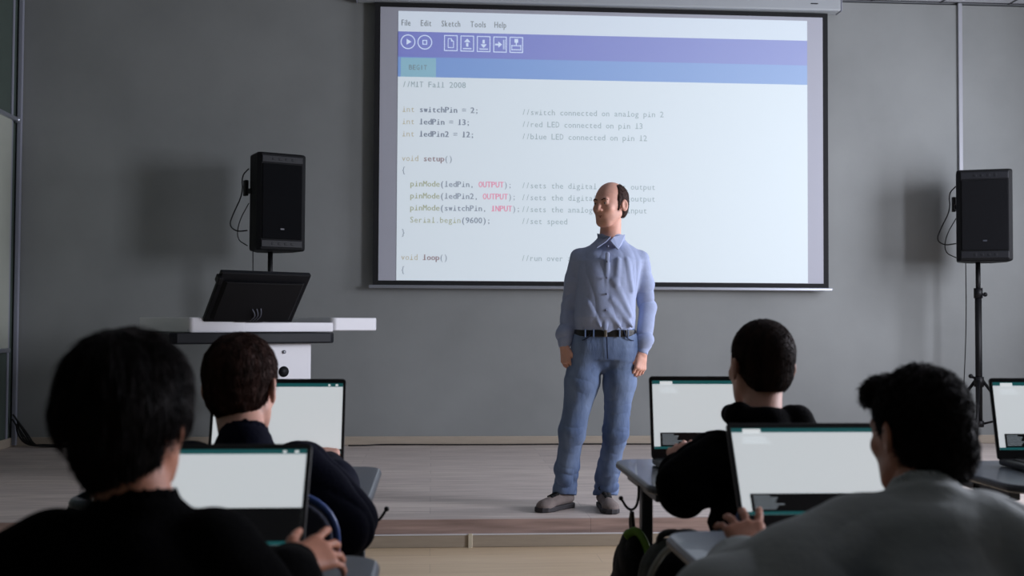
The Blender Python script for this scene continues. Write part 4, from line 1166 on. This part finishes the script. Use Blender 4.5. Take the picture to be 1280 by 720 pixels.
def hair_short(Q, t=.010, low=-.082):
    d = ell(Q, (0, .020, .034), (.078 + t, .097 + t, .090 + t))
    d = smin(d, ell(Q, (0, .042, -.025), (.066 + t * .5, .062 + t * .5, .062)), .02)
    d = smax(d, low - Q[:, 2] + .35 * np.clip(.055 - Q[:, 1], 0, .1), .006)
    d = smax(d, np.abs(Q[:, 0]) - (.078 + t + .62 * np.minimum(Q[:, 2] + .012, 0)), .012)
    d = smax(d, -(Q[:, 1] + .052 - .55 * np.clip(.075 - Q[:, 2], 0, .12)), .008)
    d = ear_cut(d, Q)
    return d
def hair_a(Q): return hair_short(Q, .011, -.088) + .0016 * wob(Q, 150, 5)
def hair_b(Q): return hair_short(Q, .005, -.072) + .0008 * wob(Q, 300, 5)
def hair_curly(Q):
    d = ell(Q, (0, .020, .036), (.086, .103, .099))
    d = smin(d, ell(Q, (0, .05, -.03), (.076, .074, .085)), .02)
    d = smin(d, ell(Q, (.015, -.070, .094), (.045, .032, .028)), .015)
    d = smin(d, ell(Q, (.030, -.080, .078), (.030, .028, .026)), .012)
    d = smax(d, np.abs(Q[:, 0]) - (.090 + .40 * np.minimum(Q[:, 2] + .02, 0)), .012)
    d = smax(d, -.098 - Q[:, 2] + .45 * np.clip(.05 - Q[:, 1], 0, .1), .006)
    d = smax(d, -(Q[:, 1] + .062 - .7 * np.clip(.07 - Q[:, 2], 0, .12)) + .0, .008) if False else smax(d, -(Q[:, 1] + .125 - 1.1 * np.clip(.085 - Q[:, 2], 0, .12)), .01)
    d = ear_cut(d, Q, (.018, .022, .030))
    return d + .0035 * wob(Q, 130, 7) + .0018 * wob(Q, 260, 2)

M_trouser = mat('dark_trousers', '0c0e13', rough=.9, spec=.1, bump=.2, bscale=60)
M_blacktop = mat('black_sweater', '040405', rough=1, spec=.05, bump=.25, bscale=120)
M_navy = mat('navy_jacket', '0b0e20', rough=.85, spec=.12, bump=.2, bscale=90)
M_blackhood = mat('black_hoodie', '050507', rough=.95, spec=.06, bump=.25, bscale=120)
M_greyshirt = mat('grey_cotton_shirt', '969b9b', rough=.85, bump=.25, bscale=35)

def pt(px, py, d): v = at(px, py, d=d); return (v.x, v.y, v.z)

# front left: bobbed dark hair, black top, right hand on the keyboard
hc = at(163, 518, d=1.47)
student('student in black with a rounded dark bob, right hand on the keyboard', (-.50, 1.36), tuple(hc), (4, 0, -12), .86,
        pt(66, 702, 1.42), pt(262, 702, 1.44), (-.72, 1.62, .765), pt(366, 706, 1.66), hair_bob, M_hairblack, M_blacktop, M_skin2,
        el_r=pt(330, 800, 1.45), el_l=(-.80, 1.40, .66),
        handr=dict(d=(.62, .78, .10), n=(.35, -.55, .75), u=(-.7, .35, .6), sc=.80, curl=(8, 22, 20), spread=2.2, fc=((0, 18, 15), (12, 22, 20), (18, 25, 20), (25, 25, 20)), thumb=(.7, .8)),
        collar='crew', tw=.9, arm=(.062, .052, .036), nb=pt(171, 636, 1.44), neckr=.046, hairbox=.15,
        st=dict(n=5000, length=.045, width=.0011, jit=.12, down=1.3))
# row two left: cropped brown hair, navy jacket
hc = at(303, 484, d=2.62)
student('student in a navy jacket with short brown hair at the desk before the lectern', (-.44, 2.50), tuple(hc), (6, 0, -14), .94,
        pt(238, 590, 2.53), pt(376, 590, 2.53), (-.62, 2.85, .765), (-.26, 2.88, .775), hair_a, M_hairbrown, M_navy, M_skin,
        el_r=pt(432, 655, 2.50), el_l=(-.76, 2.62, .68), collar='crew', topname='jacket', tw=1.05, arm=(.066, .058, .040), nb=pt(305, 549, 2.54), neckr=.05,
        st=dict(n=6000, length=.016, width=.0009, jit=.35, down=.8))
# row two right: black hoodie, left hand beside the screen
hc = at(950, 457, d=2.72)
student('student in a black hoodie with close-cropped hair, left hand at the laptop', (.83, 2.58), tuple(hc), (2, 0, 12), .87,
        pt(893, 572, 2.66), pt(1026, 574, 2.66), pt(852, 586, 2.80), (1.02, 2.92, .775), hair_b, M_hairdark, M_blackhood, M_skin,
        el_l=pt(852, 610, 2.58), el_r=(1.12, 2.66, .70), collar='hood', topname='hoodie', tw=1.0, arm=(.060, .050, .034), nb=pt(952, 530, 2.66), neckr=.043,
        handl=dict(d=(.12, .80, .55), n=(-.45, -.55, .7), u=(.9, -.2, .1), sc=.88, curl=(25, 40, 30), spread=.8, thumb=(.4, .9)),
        st=dict(n=5000, length=.008, width=.0008, jit=.4, down=.8))
# front right: wavy black hair with a quiff, grey shirt, left hand spread on the keyboard
hc = at(1147, 541, d=1.84)
student('student in a grey shirt with wavy black hair, left fingers spread on the keyboard', (.74, 1.58), tuple(hc), (8, 0, 17), .82,
        pt(1068, 682, 1.74), pt(1236, 680, 1.74), pt(944, 697, 1.86), (.98, 1.85, .775), hair_curly, M_hairblack, M_greyshirt, M_skin2,
        el_l=pt(905, 765, 1.64), el_r=(1.08, 1.55, .66), collar='shirt', topname='shirt', tw=1.1, arm=(.076, .062, .034), nb=pt(1156, 630, 1.76), neckr=.044, amp=.008, hairbox=.155,
        handl=dict(d=(-.02, .85, .45), n=(-.1, -.45, .85), u=(1, .1, 0), sc=.88, curl=(5, 15, 15), spread=2.0, fc=((2, 10, 12), (4, 14, 15), (8, 16, 15), (14, 20, 18)), thumb=(.5, .9)),
        st=dict(n=5000, length=.017, width=.0011, jit=.8, down=.5, curl=.35))
WORLD = 0.026; POW = (275, 140)
# ------------------------------------------------------------------ daylight through the two windows, dim room
SC.view_settings.view_transform = 'Standard'; SC.view_settings.look = 'None'; SC.view_settings.gamma = 1; SC.view_settings.exposure = 0
SC.view_settings.use_curve_mapping = False
w_ = bpy.data.worlds.new('world'); SC.world = w_; w_.use_nodes = True
w_.node_tree.nodes['Background'].inputs[0].default_value = (.85, 1.0, .88, 1)
w_.node_tree.nodes['Background'].inputs[1].default_value = WORLD
for i, ((a, b), pw) in enumerate(zip(WIN, POW)):
    ld = bpy.data.lights.new('daylight', 'AREA'); ld.shape = 'RECTANGLE'; ld.size = b - a - .12; ld.size_y = WZ1 - WZ0 - .12
    ld.energy = pw; ld.color = (.865, .885, 1.0)
    lo = bpy.data.objects.new('daylight', ld); COL.objects.link(lo)
    lo.location = (XR + .02, (a + b) / 2, (WZ0 + WZ1) / 2)
    lo.matrix_world = Matrix.Translation(lo.location) @ Matrix(((0, 0, 1, 0), (1, 0, 0, 0), (0, 1, 0, 0), (0, 0, 0, 1)))
SC.cycles.use_denoising = True
SC.cycles.max_bounces = 6
